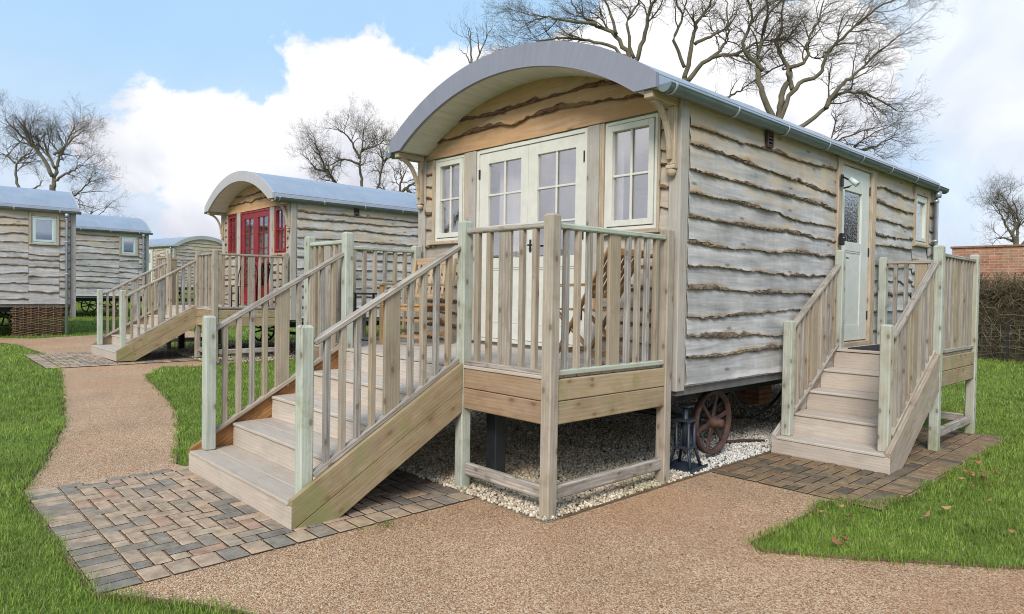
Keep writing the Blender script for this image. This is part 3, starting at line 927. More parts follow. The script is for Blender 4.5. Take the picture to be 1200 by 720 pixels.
    # gutters on both sides, clips and the downpipe
    for sg in (1, -1):
        gx = XC + sg * (HW + .062)
        mb = MB()
        v, f, u = [], [], []
        A_ = np.linspace(math.pi, 2 * math.pi, 13)
        for r in (.062, .057):
            for y in (YF + .02, LEN + .14):
                for a in A_:
                    v.append((gx + r * math.cos(a), y, 3.275 + r * math.sin(a)))
        for k, (o, q) in enumerate(((0, 13), (26, 39))):
            for i in range(12):
                f.append((o + i, o + i + 1, q + i + 1, q + i))
                u.append([(0, i * .015), (0, i * .015 + .015), (7, i * .015 + .015), (7, i * .015)])
        for i in (0, 12):
            f.append((i, 13 + i, 39 + i, 26 + i)); u.append([(0, 0)] * 4)
        mb.add(v, f, 0, u, True)
        for y in (YF + .02, LEN + .14):
            d = -.004 if y < 0 else .004
            vv = [(gx + .064 * math.cos(a), y + d, 3.275 + .064 * math.sin(a)) for a in A_]
            v2 = [(gx + .064 * math.cos(a), y - d, 3.275 + .064 * math.sin(a)) for a in A_]
            mb.add(vv + v2, [tuple(range(13)), tuple(range(25, 12, -1))] + [(i, i + 1, 14 + i, 13 + i) for i in range(12)])
        tube(mb, [(gx + .060, YF + .02, 3.277), (gx + .060, LEN + .14, 3.277)], .007, 6)
        g = mb.build('gutter', M['gutter'], root)
        for k in range(8):
            y = YF + .1 + k * (LEN + .4) / 7.4
            q = MB()
            pts = [(gx + .066 * math.cos(a), y, 3.275 + .066 * math.sin(a)) for a in np.linspace(math.pi * .95, math.pi * 2.08, 12)]
            for a, b_ in zip(pts[:-1], pts[1:]):
                pass
            v = []
            for p in pts:
                v += [(p[0], p[1] - .014, p[2]), (p[0], p[1] + .014, p[2])]
            f = [(2 * i, 2 * i + 1, 2 * i + 3, 2 * i + 2) for i in range(11)]
            q.add(v, f, 0, None, True)
            ob = q.build('gutter_clip', M['pipe'], g)
            sol = ob.modifiers.new('thick', 'SOLIDIFY')
            sol.thickness = .004
            sol.offset = 1
    gx = XC + HW + .062
    mb = MB()
    tube(mb, [(gx, 6.72, 3.22), (gx, 6.72, 3.16), (XR + .085, 6.72, 3.09), (XR + .085, 6.72, .02)], .036, 14)
    for z in (3.05, 2.45, 1.6):
        lathe(mb, (XR + .085, 6.72, z), (0, 0, 1), [(0, .036), (0, .042), (.035, .042), (.035, .036)], 14)
        box(mb, XR + .01, XR + .06, 6.705, 6.735, z + .005, z + .03, .002)
    lathe(mb, (gx, 6.72, 3.12), (0, 0, 1), [(0, .037), (0, .045), (.09, .052), (.09, .0)], 14)
    mb.build('downpipe', M['pipe'], root)
    # canopy brackets
    for bx in (-.022, -3.665):
        q = MB()
        box(q, bx - .042, bx + .042, -.43, -.05, 3.195, 3.258, .006, axis='Y')
        box(q, bx - .036, bx + .036, -.095, -.047, 2.70, 3.195, .006, axis='Z')
        box(q, bx - .045, bx + .045, -.105, -.047, 2.665, 2.70, .006, axis='X')
        pts = []
        for t in np.linspace(0, 1, 9):
            a = t * math.pi / 2
            pts.append((bx, -.375 + .27 * math.sin(a) * 1.0, 3.19 - .44 * (1 - math.cos(a))))
        for a, b_ in zip(pts[:-1], pts[1:]):
            beam(q, a, (V3(b_) + (V3(b_) - V3(a)) * .12), .040, .045, .005, (0, -1, .3))
        lathe(q, (bx, -.075, 2.665), (0, 0, -1), [(0, .02), (.006, .036), (.03, .040), (.055, .030), (.068, .012), (.07, 0)], 16)
        q.build('canopy_bracket', M['oak'], root)
    # vent in the side wall, running gear
    q = MB()
    frame_rect(q, PRt, nR, 1.41, 1.525, 3.07, 3.225, .012, .03, .062)
    for k in range(4):
        hbar(q, PRt, nR, 1.422, 1.513, 3.088 + k * .034, 3.106 + k * .034, .03, .056)
    slab(q, PRt, 1.42, 1.515, 3.08, 3.215, .02, .034)
    q.build('wall_vent', M['vent'], root)
    q = MB()
    for x in (-.32, -3.38):
        box(q, x - .05, x + .05, -.02, LEN, .60, .74, .005)
    for y in (.02, 1.7, 3.4, 5.1, 6.8):
        box(q, -3.33, -.37, y, y + .08, .62, .735, .004)
    for y in (.92, 5.8):
        tube(q, [(-3.6, y, .37), (-.14, y, .37)], .035, 10)
        for x in (-.32, -3.38):
            pts = [(x, y + dy, .60 - .19 * math.cos(dy * 2.6)) for dy in np.linspace(-.6, .6, 13)]
            for a, b_ in zip(pts[:-1], pts[1:]):
                beam(q, a, b_, .06, .035, .003)
            box(q, x - .045, x + .045, y - .05, y + .05, .36, .44, .004, axis='Z')
    q.build('chassis', M['black'], root)
    q = MB()
    box(q, XL, XR - .005, .0, .05, ZB - .075, ZB + .02, .004)
    box(q, XL, XR - .005, LEN - .05, LEN, ZB - .075, ZB + .02, .004)
    for x in (XL, XR - .055):
        box(q, x, x + .05, .052, LEN - .052, ZB - .075, ZB + .02, .004)
    slab(q, lambda s, o, z: (s, o, z), XL + .06, XR - .06, ZB - .02, ZB - .005, .06, LEN - .06)
    q.build('sole_plate', M['dark_sole'], root)
    for y in (.92, 5.8):
        make_wheel(root, -.17, y, .31, 1)
        make_wheel(root, -3.53, y, .31, -1)
    return root

def soffit_mat():
    m, nt, b = new_mat('boarded_soffit')
    u = nd(nt, 'ShaderNodeUVMap'); u.uv_map = 'UVMap'
    sp = nd(nt, 'ShaderNodeSeparateXYZ', {0: u.outputs[0]})
    fr = mth(nt, 'FRACT', mth(nt, 'MULTIPLY', sp.outputs[0], 9.0))
    gr = mth(nt, 'LESS_THAN', fr, 0.05)
    n = nd(nt, 'ShaderNodeTexNoise', {'Vector': uvmap(nt, 12, 3), 'Scale': 1.0, 'Detail': 5.0})
    c = mixc(nt, mapr(nt, n.outputs['Fac'], .3, .7), (0.54, 0.53, 0.46), (0.64, 0.635, 0.57))
    c = mixc(nt, mth(nt, 'MULTIPLY', gr, .55), c, (0.30, 0.29, 0.24))
    setc(nt, b, c)
    b.inputs['Roughness'].default_value = 0.6
    bump(nt, b, mth(nt, 'SUBTRACT', 1.0, gr), 0.4, 0.004)
    return m
M['soffit_b'] = soffit_mat()
M['dark_sole'] = plain('grey_sole_timber', (0.13, 0.13, 0.13), 0.85, var=0.25)
# ------------------------------------------------------------------ decks and steps
def prism_x(mb, poly, x0, x1, d, mi=0):
    """polygon in the YZ plane extruded along X; grain runs along the unit direction d=(dy,dz)"""
    n = len(poly)
    U, Vv = random.uniform(0, 60), random.uniform(0, 60)
    v = [(x0, y, z) for y, z in poly] + [(x1, y, z) for y, z in poly]
    q = lambda p: (U + p[0] * d[0] + p[1] * d[1], Vv - p[0] * d[1] + p[1] * d[0])
    f = [tuple(range(n)), tuple(range(2 * n - 1, n - 1, -1))]
    uv = [[q(p) for p in poly], [q(p) for p in poly[::-1]]]
    for i in range(n):
        j = (i + 1) % n
        f.append((i, n + i, n + j, j))
        a, b = q(poly[i]), q(poly[j])
        uv.append([a, (a[0], a[1] + .04), (b[0], b[1] + .04), b])
    mb.add(v, f, mi, uv, False, random.random())

def post(root, x0, y0, z0, z1, mat, s=0.095, name='post'):
    mb = MB()
    box(mb, x0, x0 + s, y0, y0 + s, z0, z1, 0.010, axis='Z', ctop=0.016)
    return mb.build(name, mat, root)

def railing(root, a, b, z0, z1, zb, mats, rail_mat, pattern, w=0.066, th=0.042, name='railing', off=0.0):
    """a, b: plan points; the top rail runs from height z0 to z1 (its top), the bottom rail's top from zb[0] to zb[1]"""
    a, b = V3((a[0], a[1], 0)), V3((b[0], b[1], 0))
    ex = V3((0, 0, 1))
    mb = MB()
    beam(mb, a + ex * (z0 - th / 2), b + ex * (z1 - th / 2), w, th, .009)
    r = mb.build(name, rail_mat, root)
    mb = MB()
    beam(mb, a + ex * (zb[0] - .02), b + ex * (zb[1] - .02), .060, .04, .007)
    mb.build('bottom_rail', rail_mat, r)
    L = np.linalg.norm(b - a)
    d = (b - a) / L
    for k, (t, wide) in enumerate(pattern):
        p = a + (b - a) * t
        zl, zh = zb[0] + (zb[1] - zb[0]) * t, z0 + (z1 - z0) * t - th
        q = MB()
        dz = abs(zb[1] - zb[0]) / L * .5 * (wide)
        beam(q, p + ex * (zl - .012 - 0.5 * dz), p + ex * (zh + .006 + .5 * dz), wide, (.030 if wide > .08 else .042), .004, tuple(np.cross(d, ex)))
        q.build('baluster', mats[(k * 7 + 3 + len(pattern)) % len(mats)], r)
    return r

def pat(n, wide_at, wide=0.135, nar=0.043):
    ws = [wide if i == wide_at else nar for i in range(n)]
    gap = 1.0
    out, t = [], 0.0
    return ws

def spread(L, n, wide_at=None, wide=0.135, nar=0.043):
    ws = [wide if i == wide_at else nar for i in range(n)]
    g = (L - sum(ws)) / (n + 1)
    out, x = [], g
    for w in ws:
        out.append(((x + w / 2) / L, w))
        x += w + g
    return out

BAL = None
def flight(root, x0, x1, yf, going, n, r0, rise, mats, y_top, two_boards=True, wall_side=False, nb=9, wide_at=4):
    """closed-string timber steps rising towards +y; x0..x1 outer faces of the strings"""
    sl = rise / going
    th = .048
    zt = lambda y: r0 + .015 + sl * (y - yf)
    hyp = math.hypot(1, sl)
    d = (1 / hyp, sl / hyp)
    for x, inner in ((x0, 1), (x1 - th, 0)):
        mb = MB()
        up = [(yf, .005), (yf, zt(yf)), (y_top, zt(y_top)), (y_top, zt(y_top) - .197)]
        ylow = y_top - (zt(y_top) - .39) / sl
        lo = [(yf + .012, .004), (y_top, zt(y_top) - .200), (y_top, zt(y_top) - .39), (ylow, .004)]
        prism_x(mb, up, x, x + th, d)
        if two_boards:
            prism_x(mb, lo, x + .002, x + th - .002, d)
        mb.build('stringer', mats['string_in'] if inner else mats['string'], root)
    for k in range(n):
        z = r0 + rise * k
        y = yf + going * k
        q = MB()
        half = (going + .03) / 2
        box(q, x0 + th + .001, x1 - th - .001, y - .012, y + half - .016, z - .027, z, .006, axis='X')
        box(q, x0 + th + .001, x1 - th - .001, y + half - .012, y + going + .012, z - .027, z, .004, axis='X')
        t = q.build('tread', mats['tread'], root)
        q = MB()
        box(q, x0 + (.003 if k == 0 else th + .001), x1 - (.003 if k == 0 else th + .001), y + .004 - (.0075 if k == 0 else 0), y + .024, (z - rise if k else .006), z - .028, .003, axis='X')
        q.build('riser', mats['tread'], root)
    z = r0 + rise * n
    q = MB()
    box(q, x0 + th + .001, x1 - th - .001, yf + going * n + .004, yf + going * n + .024, z - rise, z - .03, .003, axis='X')
    q.build('riser', mats['tread'], root)
    ps = .095
    for x, rm in ((x0 + th + .004, 0), (x1 - th - ps - .004, 1)):
        post(root, x, yf + .085, r0, 1.355, mats['post_low'])
        xc = x + ps / 2 + (.03 if rm else -.03)
        ya, yb = yf + .085 + ps, y_top
        railing(root, (xc, ya), (xc, yb), 1.255, 1.255 + sl * (yb - ya), (zt(ya) + .045, zt(yb) + .045), mats['bal'], mats['hand'], spread(yb - ya, nb, wide_at), name='stair_railing')

MATS_A = dict(string=M['board'], string_in=M['board_inner'], tread=M['tread'], post_low=M['post_green'], hand=M['rail_grey'],
              bal=[M['baluster_brown'], M['baluster_grey'], M['baluster_grey'], M['baluster_brown'], M['post_brown']])
MATS_B = dict(string=M['board'], string_in=M['board'], tread=M['tread'], post_low=M['rail_green'], hand=M['rail_grey'],
              bal=[M['baluster_brown'], M['baluster_grey'], M['post_brown']])

def make_deck(label, loc, mats, near=True, group=None):
    root = thing('wooden_deck', label, 'deck', loc, 0, group)
    x0, x1, yf, yb, s = -3.73, 0.0, -1.55, -.055, .095
    zf = 1.012
    G, B = M['post_green'], M['post_brown']
    P = B if not near else G
    post(root, x1 - s, yf, 0, 2.155, B)
    post(root, -1.057, yf, 0, 2.165, P)
    post(root, -2.92, yf, 0, 2.175, P)
    post(root, x0, yf, 0, 2.17, P)
    post(root, x1 - s - .002, yb - s, 0, 2.15, B)
    post(root, x0, yb - s, 0, 2.15, P)
    ya, ye = yf + s, yb - s
    ra, rb = (M['rail_green'], M['rail_grey']) if near else (M['rail_grey'], M['rail_grey'])
    zb = (1.05, 1.05)
    railing(root, (x1 - .05, ya), (x1 - .05, ye), 2.095, 2.095, zb, mats['bal'], ra, spread(ye - ya, 9, 4))
    railing(root, (x0 + .05, ya), (x0 + .05, ye), 2.10, 2.10, zb, mats['bal'], ra, spread(ye - ya, 8, 1))
    railing(root, (-1.057 + s, yf + .05), (x1 - s, yf + .05), 2.10, 2.10, zb, mats['bal'], rb, spread(.865, 5, 2))
    railing(root, (x0 + s, yf + .05), (-2.92, yf + .05), 2.10, 2.10, zb, mats['bal'], ra, spread(.715, 5, 2))
    # rim boards
    for (a, b, axis) in (((x1 - .052, ya), (x1 - .012, ye), 'Y'), ((x0 + .012, ya), (x0 + .052, ye), 'Y')):
        for (z0, z1) in ((.832, .985), (.665, .827)):
            q = MB()
            box(q, a[0], b[0], a[1], b[1], z0, z1, .006, axis='Y')
            q.build('rim_board', M['board'], root)
    for (a, b) in ((-1.057 + s, x1 - s), (x0 + s, -2.92), (-2.92 + s, -1.057)):
        for (z0, z1) in ((.832, .985), (.665, .827)):
            q = MB()
            box(q, a, b, yf + .012, yf + .052, z0, z1, .006, axis='X')
            q.build('rim_board', M['board_red'] if near else M['board'], root)
    # low braces
    q = MB()
    box(q, x1 - .072, x1 - .024, ya, ye, .125, .225, .012, axis='Y')
    q.build('brace', M['rail_grey'], root)
    q = MB()
    box(q, x0 + .024, x0 + .072, ya, ye, .125, .225, .012, axis='Y')
    q.build('brace', M['rail_grey'], root)
    q = MB()
    box(q, -1.057 + s, x1 - s, yf + .03, yf + .078, .125, .225, .012, axis='X')
    q.build('brace', M['rail_grey'], root)
    q = MB()
    box(q, x0 + s, -2.92, yf + .03, yf + .078, .125, .225, .012, axis='X')
    q.build('brace', M['rail_grey'], root)
    # decking planks, joists, steel stub posts
    q = MB()
    y = yf + .056
    while y < -.03:
        box(q, x0 + .055, x1 - .055, y, min(y + .138, -.015), zf - .026, zf, .004, axis='X')
        y += .144
    for (a, b) in ((-1.057 + s, x1 - s), (x0 + s, -2.92), (-2.92 + s, -1.057)):
        box(q, a, b, yf + .004, yf + .053, zf - .026, zf, .004, axis='X')
    q.build('decking', mats['tread'], root)
    q = MB()
    for x in np.linspace(x0 + .3, x1 - .3, 8):
        box(q, x - .022, x + .022, yf + .06, -.06, .83, .983, .004, axis='Y')
    q.build('joists', M['board'], root)
    for x in (-.93, -2.95):
        q = MB()
        box(q, x - .06, x + .06, -1.27, -1.15, 0, .83, .006, axis='Z')
        q.build('steel_post', M['black'], root)
    flight(root, -2.955, -.962, -2.98, .3575, 4, .187, .206, mats, yf)
    return root

def make_side_steps(label, loc=(0, 0, 0)):
    root = thing('side_steps', label, 'steps', loc)
    m = dict(MATS_A, string_in=M['rail_grey'], string=M['rail_grey'], hand=M['rail_grey'],
             bal=[M['baluster_brown'], M['baluster_grey'], M['post_brown'], M['baluster_brown'], M['baluster_grey']])
    xa, xb, s = 0.035, 1.15, .095
    yf, go, yt = 1.69, .345, 3.085
    flight(root, xa, xb, yf, go, 4, .181, .206, m, yt, nb=9, wide_at=4)
    zf = 1.008
    yE = 4.56
    post(root, xb - s, yt, 0, 2.155, M['post_green'])
    post(root, xb - s, yE - s, 0, 2.125, M['post_green'])
    post(root, xa + .025, yt, .72, 2.14, M['post_green'])
    post(root, xa + .025, yE - s, .72, 2.12, M['post_green'])
    railing(root, (xb - .05, yt + s), (xb - .05, yE - s), 2.08, 2.07, (1.06, 1.06), m['bal'], M['rail_grey'], spread(yE - yt - 2 * s, 9, 4))
    railing(root, (xa + .025 + s, yE - .05), (xb - s, yE - .05), 2.07, 2.07, (1.06, 1.06), m['bal'], M['rail_grey'], spread(.90, 6, 2))
    for (z0, z1) in ((.835, .985), (.67, .83)):
        for (a0, a1, b0, b1, ax) in ((xb - .05, xb - .01, yt + s, yE - s, 'Y'), (xa + .12, xb - s, yE - .05, yE - .01, 'X')):
            q = MB()
            box(q, a0, a1, b0, b1, z0, z1, .006, axis=ax)
            q.build('rim_board', M['board'], root)
    for (a0, a1, b0, b1, ax) in ((xb - .07, xb - .024, yt + s, yE - s, 'Y'), (xa + .12, xb - s, yE - .07, yE - .024, 'X')):
        q = MB()
        box(q, a0, a1, b0, b1, .13, .23, .012, axis=ax)
        q.build('brace', M['rail_grey'], root)
    q = MB()
    y = yf + 4 * go - .012
    while y < yE - .06:
        box(q, xa + .05, xb - .052, y, min(y + .138, yE - .055), zf - .026, zf, .004, axis='X')
        y += .144
    q.build('decking', M['tread'], root)
    q = MB()
    for x in (xa + .2, .55, .9):
        box(q, x, x + .045, yt + .02, yE - .06, .83, .98, .004, axis='Y')
    q.build('joists', M['board'], root)
    return root

CABIN_SHIFT = (-.045, .045, 0)
make_cabin('shepherd_hut', "large waney clad hut with sage cream doors under a curved grey canopy, the nearest one", CABIN_SHIFT, 0, 'sage', .025, 3, 'shepherd huts', side_glass='glass_dark')
make_deck("timber deck with pale green posts and broad steps before the sage cream doors", (0, 0, 0), MATS_A, True, 'decks with steps')
make_side_steps("narrow timber steps and landing leading up to the side door of the nearest hut")
BX, BY, BZ = -10.21, 1.35, .175
make_cabin('shepherd_hut', "curved roof hut with red doors and red window frames behind its own deck", (BX + CABIN_SHIFT[0], BY + CABIN_SHIFT[1], BZ), 0, 'red_paint', .05, 11, 'shepherd huts', fine=False)
make_deck("timber deck with brown posts and steps in front of the red doors", (BX, BY, BZ), MATS_B, False, 'decks with steps')
make_cabin('shepherd_hut', "grey boarded hut at the left end of the path with a wicker hurdle under it", (-18.3, -7.9, .29), 0, 'blue_grey', .06, 23, 'shepherd huts', fine=False)
make_cabin('shepherd_hut', "far hut showing a small square window and downpipe, behind the hut with the wicker hurdle", (-25.83, -3.96, .41), .05, 'blue_grey', .07, 31, 'shepherd huts', fine=False)
make_cabin('shepherd_hut', "distant hut showing its arched end wall between the other huts, behind the red doored one", (-47.68, 7.22, .80), 4.8826, 'blue_grey', .08, 41, 'shepherd huts', fine=False)
# ------------------------------------------------------------------ ground, path, paving
PATH = [(-3.10, -4.16), (-3.98, -3.89), (-5.74, -3.42), (-9.02, -2.88), (-11.22, -2.55), (-13.57, -2.42), (-15.68, -2.58), (-16.9, -3.0), (-19.5, -5.6),
        (-20.6, -5.0), (-17.9, -2.9), (-17.35, -2.0), (-17.92, -.6), (-18.6, 2.0), (-16.6, 2.2), (-15.2, .6),
        (-13.9, -.30), (-10.30, -.26), (-10.05, -.55), (-10.36, -1.06), (-9.34, -1.60), (-8.64, -1.75), (-7.03, -1.97), (-5.71, -2.23), (-4.5, -2.58), (-3.26, -2.99),
        (-3.09, -2.95), (-3.09, -1.56), (-.62, -1.57), (0.02, -1.57), (0.03, 1.66), (.03, 4.60), (1.0, 4.62), (1.49, 4.55), (1.50, .95), (1.40, .66), (1.12, .42), (1.17, -.41), (1.155, -.86), (1.27, -.94),
        (1.7, -.63), (2.07, -.31), (2.43, -.01), (4.2, 1.4), (8, 4.6), (14, 9), (16, 7), (10, 2.4), (5, -1.4), (3, -2.55), (1.5, -3.15), (.6, -3.42),
        (-.07, -3.68), (-.45, -3.93), (-.74, -4.16)]

def poly_sheet(name, poly, dz, mat, kind='structure'):
    import bmesh
    bm = bmesh.new()
    vs_ = [bm.verts.new((x, y, 0)) for x, y in poly]
    bm.faces.new(vs_)
    bmesh.ops.triangulate(bm, faces=bm.faces[:])
    for cx in (-4.0, -47.0):
        bmesh.ops.bisect_plane(bm, geom=bm.verts[:] + bm.edges[:] + bm.faces[:], plane_co=(cx, 0, 0), plane_no=(1, 0, 0))
    for v in bm.verts:
        v.co.z = gz(v.co.x) + dz
    bmesh.ops.recalc_face_normals(bm, faces=bm.faces[:])
    for f in bm.faces:
        if f.normal.z < 0:
            f.normal_flip()
    me = bpy.data.meshes.new(name)
    bm.to_mesh(me)
    bm.free()
    me.materials.append(mat)
    o = bpy.data.objects.new(name, me)
    COL.objects.link(o)
    o['kind'] = kind
    return o

def ground_mat():
    m, nt, b = new_mat('lawn_soil')
    n = nd(nt, 'ShaderNodeTexNoise', {'Vector': objco(nt, 0.6), 'Scale': 1.0, 'Detail': 8.0, 'Roughness': 0.65})
    n2 = nd(nt, 'ShaderNodeTexNoise', {'Vector': objco(nt, 26), 'Scale': 1.0, 'Detail': 6.0, 'Roughness': 0.7})
    c = mixc(nt, mapr(nt, n.outputs['Fac'], .35, .65), (0.12, 0.185, 0.03), (0.18, 0.26, 0.05))
    c = mixc(nt, mapr(nt, n2.outputs['Fac'], .50, .72, 0, .75), c, (0.045, 0.06, 0.018))
    setc(nt, b, c)
    b.inputs['Roughness'].default_value = 0.95
    b.inputs['Specular IOR Level'].default_value = 0.1
    bump(nt, b, n2.outputs['Fac'], 0.8, 0.04)
    return m

def path_mat():
    m, nt, b = new_mat('resin_bound_gravel')
    co = objco(nt, 1.0)
    v1 = nd(nt, 'ShaderNodeTexVoronoi', {'Vector': co, 'Scale': 140.0}, voronoi_dimensions='2D')
    sp = nd(nt, 'ShaderNodeSeparateColor', {0: v1.outputs['Color']})
    c = ramp(nt, sp.outputs[0], [(0.0, (0.21, 0.098, 0.05)), (0.22, (0.46, 0.25, 0.13)), (0.5, (0.59, 0.36, 0.205)), (0.8, (0.71, 0.49, 0.32)), (1.0, (0.87, 0.71, 0.53))])
    n = nd(nt, 'ShaderNodeTexNoise', {'Vector': co, 'Scale': 0.9, 'Detail': 7.0, 'Roughness': 0.6})
    f = mapr(nt, n.outputs['Fac'], .3, .7, .84, 1.12)
    n3 = nd(nt, 'ShaderNodeTexNoise', {'Vector': co, 'Scale': 46.0, 'Detail': 5.0, 'Roughness': 0.75})
    f = mth(nt, 'MULTIPLY', f, mapr(nt, n3.outputs['Fac'], .32, .68, .80, 1.14))
    f = mth(nt, 'MULTIPLY', f, mapr(nt, v1.outputs['Distance'], .35, .75, 1.0, .45))
    c = mixc(nt, 1.0, c, nd(nt, 'ShaderNodeCombineColor', {0: f, 1: f, 2: f}).outputs[0], 'MULTIPLY')
    # damp, redder patches and dark debris
    n4 = nd(nt, 'ShaderNodeTexNoise', {'Vector': co, 'Scale': 0.55, 'Detail': 5.0, 'Roughness': 0.6})
    c = mixc(nt, mapr(nt, n4.outputs['Fac'], .48, .68, 0, .32, smooth=True), c, (0.40, 0.20, 0.085))
    v2 = nd(nt, 'ShaderNodeTexVoronoi', {'Vector': co, 'Scale': 7.0}, voronoi_dimensions='2D')
    sp2 = nd(nt, 'ShaderNodeSeparateColor', {0: v2.outputs['Color']})
    deb = mth(nt, 'MULTIPLY', mapr(nt, v2.outputs['Distance'], .03, .09, .8, 0, smooth=True), mth(nt, 'GREATER_THAN', sp2.outputs[0], .70))
    c = mixc(nt, deb, c, (0.06, 0.04, 0.025))
    setc(nt, b, c)
    b.inputs['Roughness'].default_value = 0.75
    b.inputs['Specular IOR Level'].default_value = 0.3
    bump(nt, b, mth(nt, 'SUBTRACT', 1.0, v1.outputs['Distance']), 0.8, 0.006)
    return m

M['lawn'] = ground_mat()
M['path'] = path_mat()
mb = MB()
xs = [-320, -47, -4, 320]
v = [(x, y, gz(x) - .004) for y in (-320, 320) for x in xs]
mb.add(v, [(i, i + 1, 5 + i, 4 + i) for i in range(3)])
tag(mb.build('ground', M['lawn']), kind='structure')
poly_sheet('path', PATH, .002, M['path'])

def brick_mat():
    m, nt, b = new_mat('block_paver')
    at = nd(nt, 'ShaderNodeAttribute', attribute_name='var')
    c = ramp(nt, at.outputs['Fac'], [(0.0, (0.20, 0.175, 0.15)), (0.14, (0.265, 0.225, 0.185)), (0.32, (0.34, 0.265, 0.195)), (0.48, (0.43, 0.315, 0.225)),
                                     (0.64, (0.44, 0.315, 0.215)), (0.8, (0.42, 0.33, 0.245)), (0.9, (0.40, 0.25, 0.175)), (1.0, (0.27, 0.235, 0.205))])
    co = objco(nt, 1.0)
    n = nd(nt, 'ShaderNodeTexNoise', {'Vector': co, 'Scale': 11.0, 'Detail': 8.0, 'Roughness': 0.68})
    n2 = nd(nt, 'ShaderNodeTexNoise', {'Vector': co, 'Scale': 150.0, 'Detail': 4.0, 'Roughness': 0.7})
    f = mth(nt, 'MULTIPLY', mapr(nt, n.outputs['Fac'], .32, .68, .62, 1.26), mapr(nt, n2.outputs['Fac'], .3, .7, .80, 1.14))
    c = mixc(nt, 1.0, c, nd(nt, 'ShaderNodeCombineColor', {0: f, 1: f, 2: f}).outputs[0], 'MULTIPLY')
    n3 = nd(nt, 'ShaderNodeTexNoise', {'Vector': co, 'Scale': 3.2, 'Detail': 8.0, 'Roughness': 0.75})
    c = mixc(nt, mapr(nt, n3.outputs['Fac'], .62, .70, 0, .45, smooth=True), c, (0.52, 0.49, 0.44))
    n5 = nd(nt, 'ShaderNodeTexNoise', {'Vector': co, 'Scale': 1.6, 'Detail': 5.0, 'Roughness': 0.6})
    c = mixc(nt, mapr(nt, n5.outputs['Fac'], .55, .72, 0, .3, smooth=True), c, (0.09, 0.10, 0.05))
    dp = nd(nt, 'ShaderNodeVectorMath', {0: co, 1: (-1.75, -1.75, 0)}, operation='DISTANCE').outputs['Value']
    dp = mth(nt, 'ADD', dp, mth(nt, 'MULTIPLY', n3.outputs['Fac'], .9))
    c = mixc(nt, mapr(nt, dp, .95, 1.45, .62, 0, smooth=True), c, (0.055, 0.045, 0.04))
    setc(nt, b, c)
    b.inputs['Roughness'].default_value = 0.78
    b.inputs['Specular IOR Level'].default_value = 0.25
    bump(nt, b, mth(nt, 'ADD', n2.outputs['Fac'], n.outputs['Fac']), 0.4, 0.004)
    return m
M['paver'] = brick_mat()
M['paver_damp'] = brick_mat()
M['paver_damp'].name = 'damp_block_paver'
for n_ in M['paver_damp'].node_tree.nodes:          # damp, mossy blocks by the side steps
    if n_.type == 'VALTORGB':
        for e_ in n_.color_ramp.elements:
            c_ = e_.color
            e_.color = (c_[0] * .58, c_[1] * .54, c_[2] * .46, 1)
M['joint'] = plain('paving_joint_sand', (0.035, 0.032, 0.022), 0.95, var=.35, scale=30)

def brick(mb, x0, x1, y0, y1, z, up=.045):
    g = .0080
    x0, x1, y0, y1 = x0 + g, x1 - g, y0 + g, y1 - g
    dz = random.uniform(-.0015, .0015)
    tilt = random.uniform(-.0012, .0012)
    c = .005
    top = z + dz
    v = [(x0, y0, z - up), (x1, y0, z - up), (x1, y1, z - up), (x0, y1, z - up),
         (x0, y0, top - c), (x1, y0, top - c + tilt), (x1, y1, top - c + tilt), (x0, y1, top - c),
         (x0 + c, y0 + c, top), (x1 - c, y0 + c, top + tilt), (x1 - c, y1 - c, top + tilt), (x0 + c, y1 - c, top)]
    f = [(8, 9, 10, 11)]
    for k in (0, 4):
        for i in range(4):
            j = (i + 1) % 4
            f.append((k + i, k + j, k + 4 + j, k + 4 + i))
    mb.add(v, f, [0] + [1] * 4 + [0] * 4, None, False, random.random())

def herring(mb, x0, x1, y0, y1, z, u=.106):
    nx, ny = int(round((x1 - x0) / u)), int(round((y1 - y0) / u))
    ux, uy = (x1 - x0) / nx, (y1 - y0) / ny
    ok = lambda i, j: 0 <= i < nx and 0 <= j < ny
    for i in range(-1, nx + 1):
        for j in range(-1, ny + 1):
            k = (i - j) % 4
            if k == 0:
                cs = [(i, j), (i + 1, j)]
            elif k == 3:
                cs = [(i, j), (i, j + 1)]
            else:
                continue
            cs = [q for q in cs if ok(*q)]
            if not cs:
                continue
            a0, a1 = min(q[0] for q in cs), max(q[0] for q in cs) + 1
            b0, b1 = min(q[1] for q in cs), max(q[1] for q in cs) + 1
            brick(mb, x0 + a0 * ux, x0 + a1 * ux, y0 + b0 * uy, y0 + b1 * uy, z)

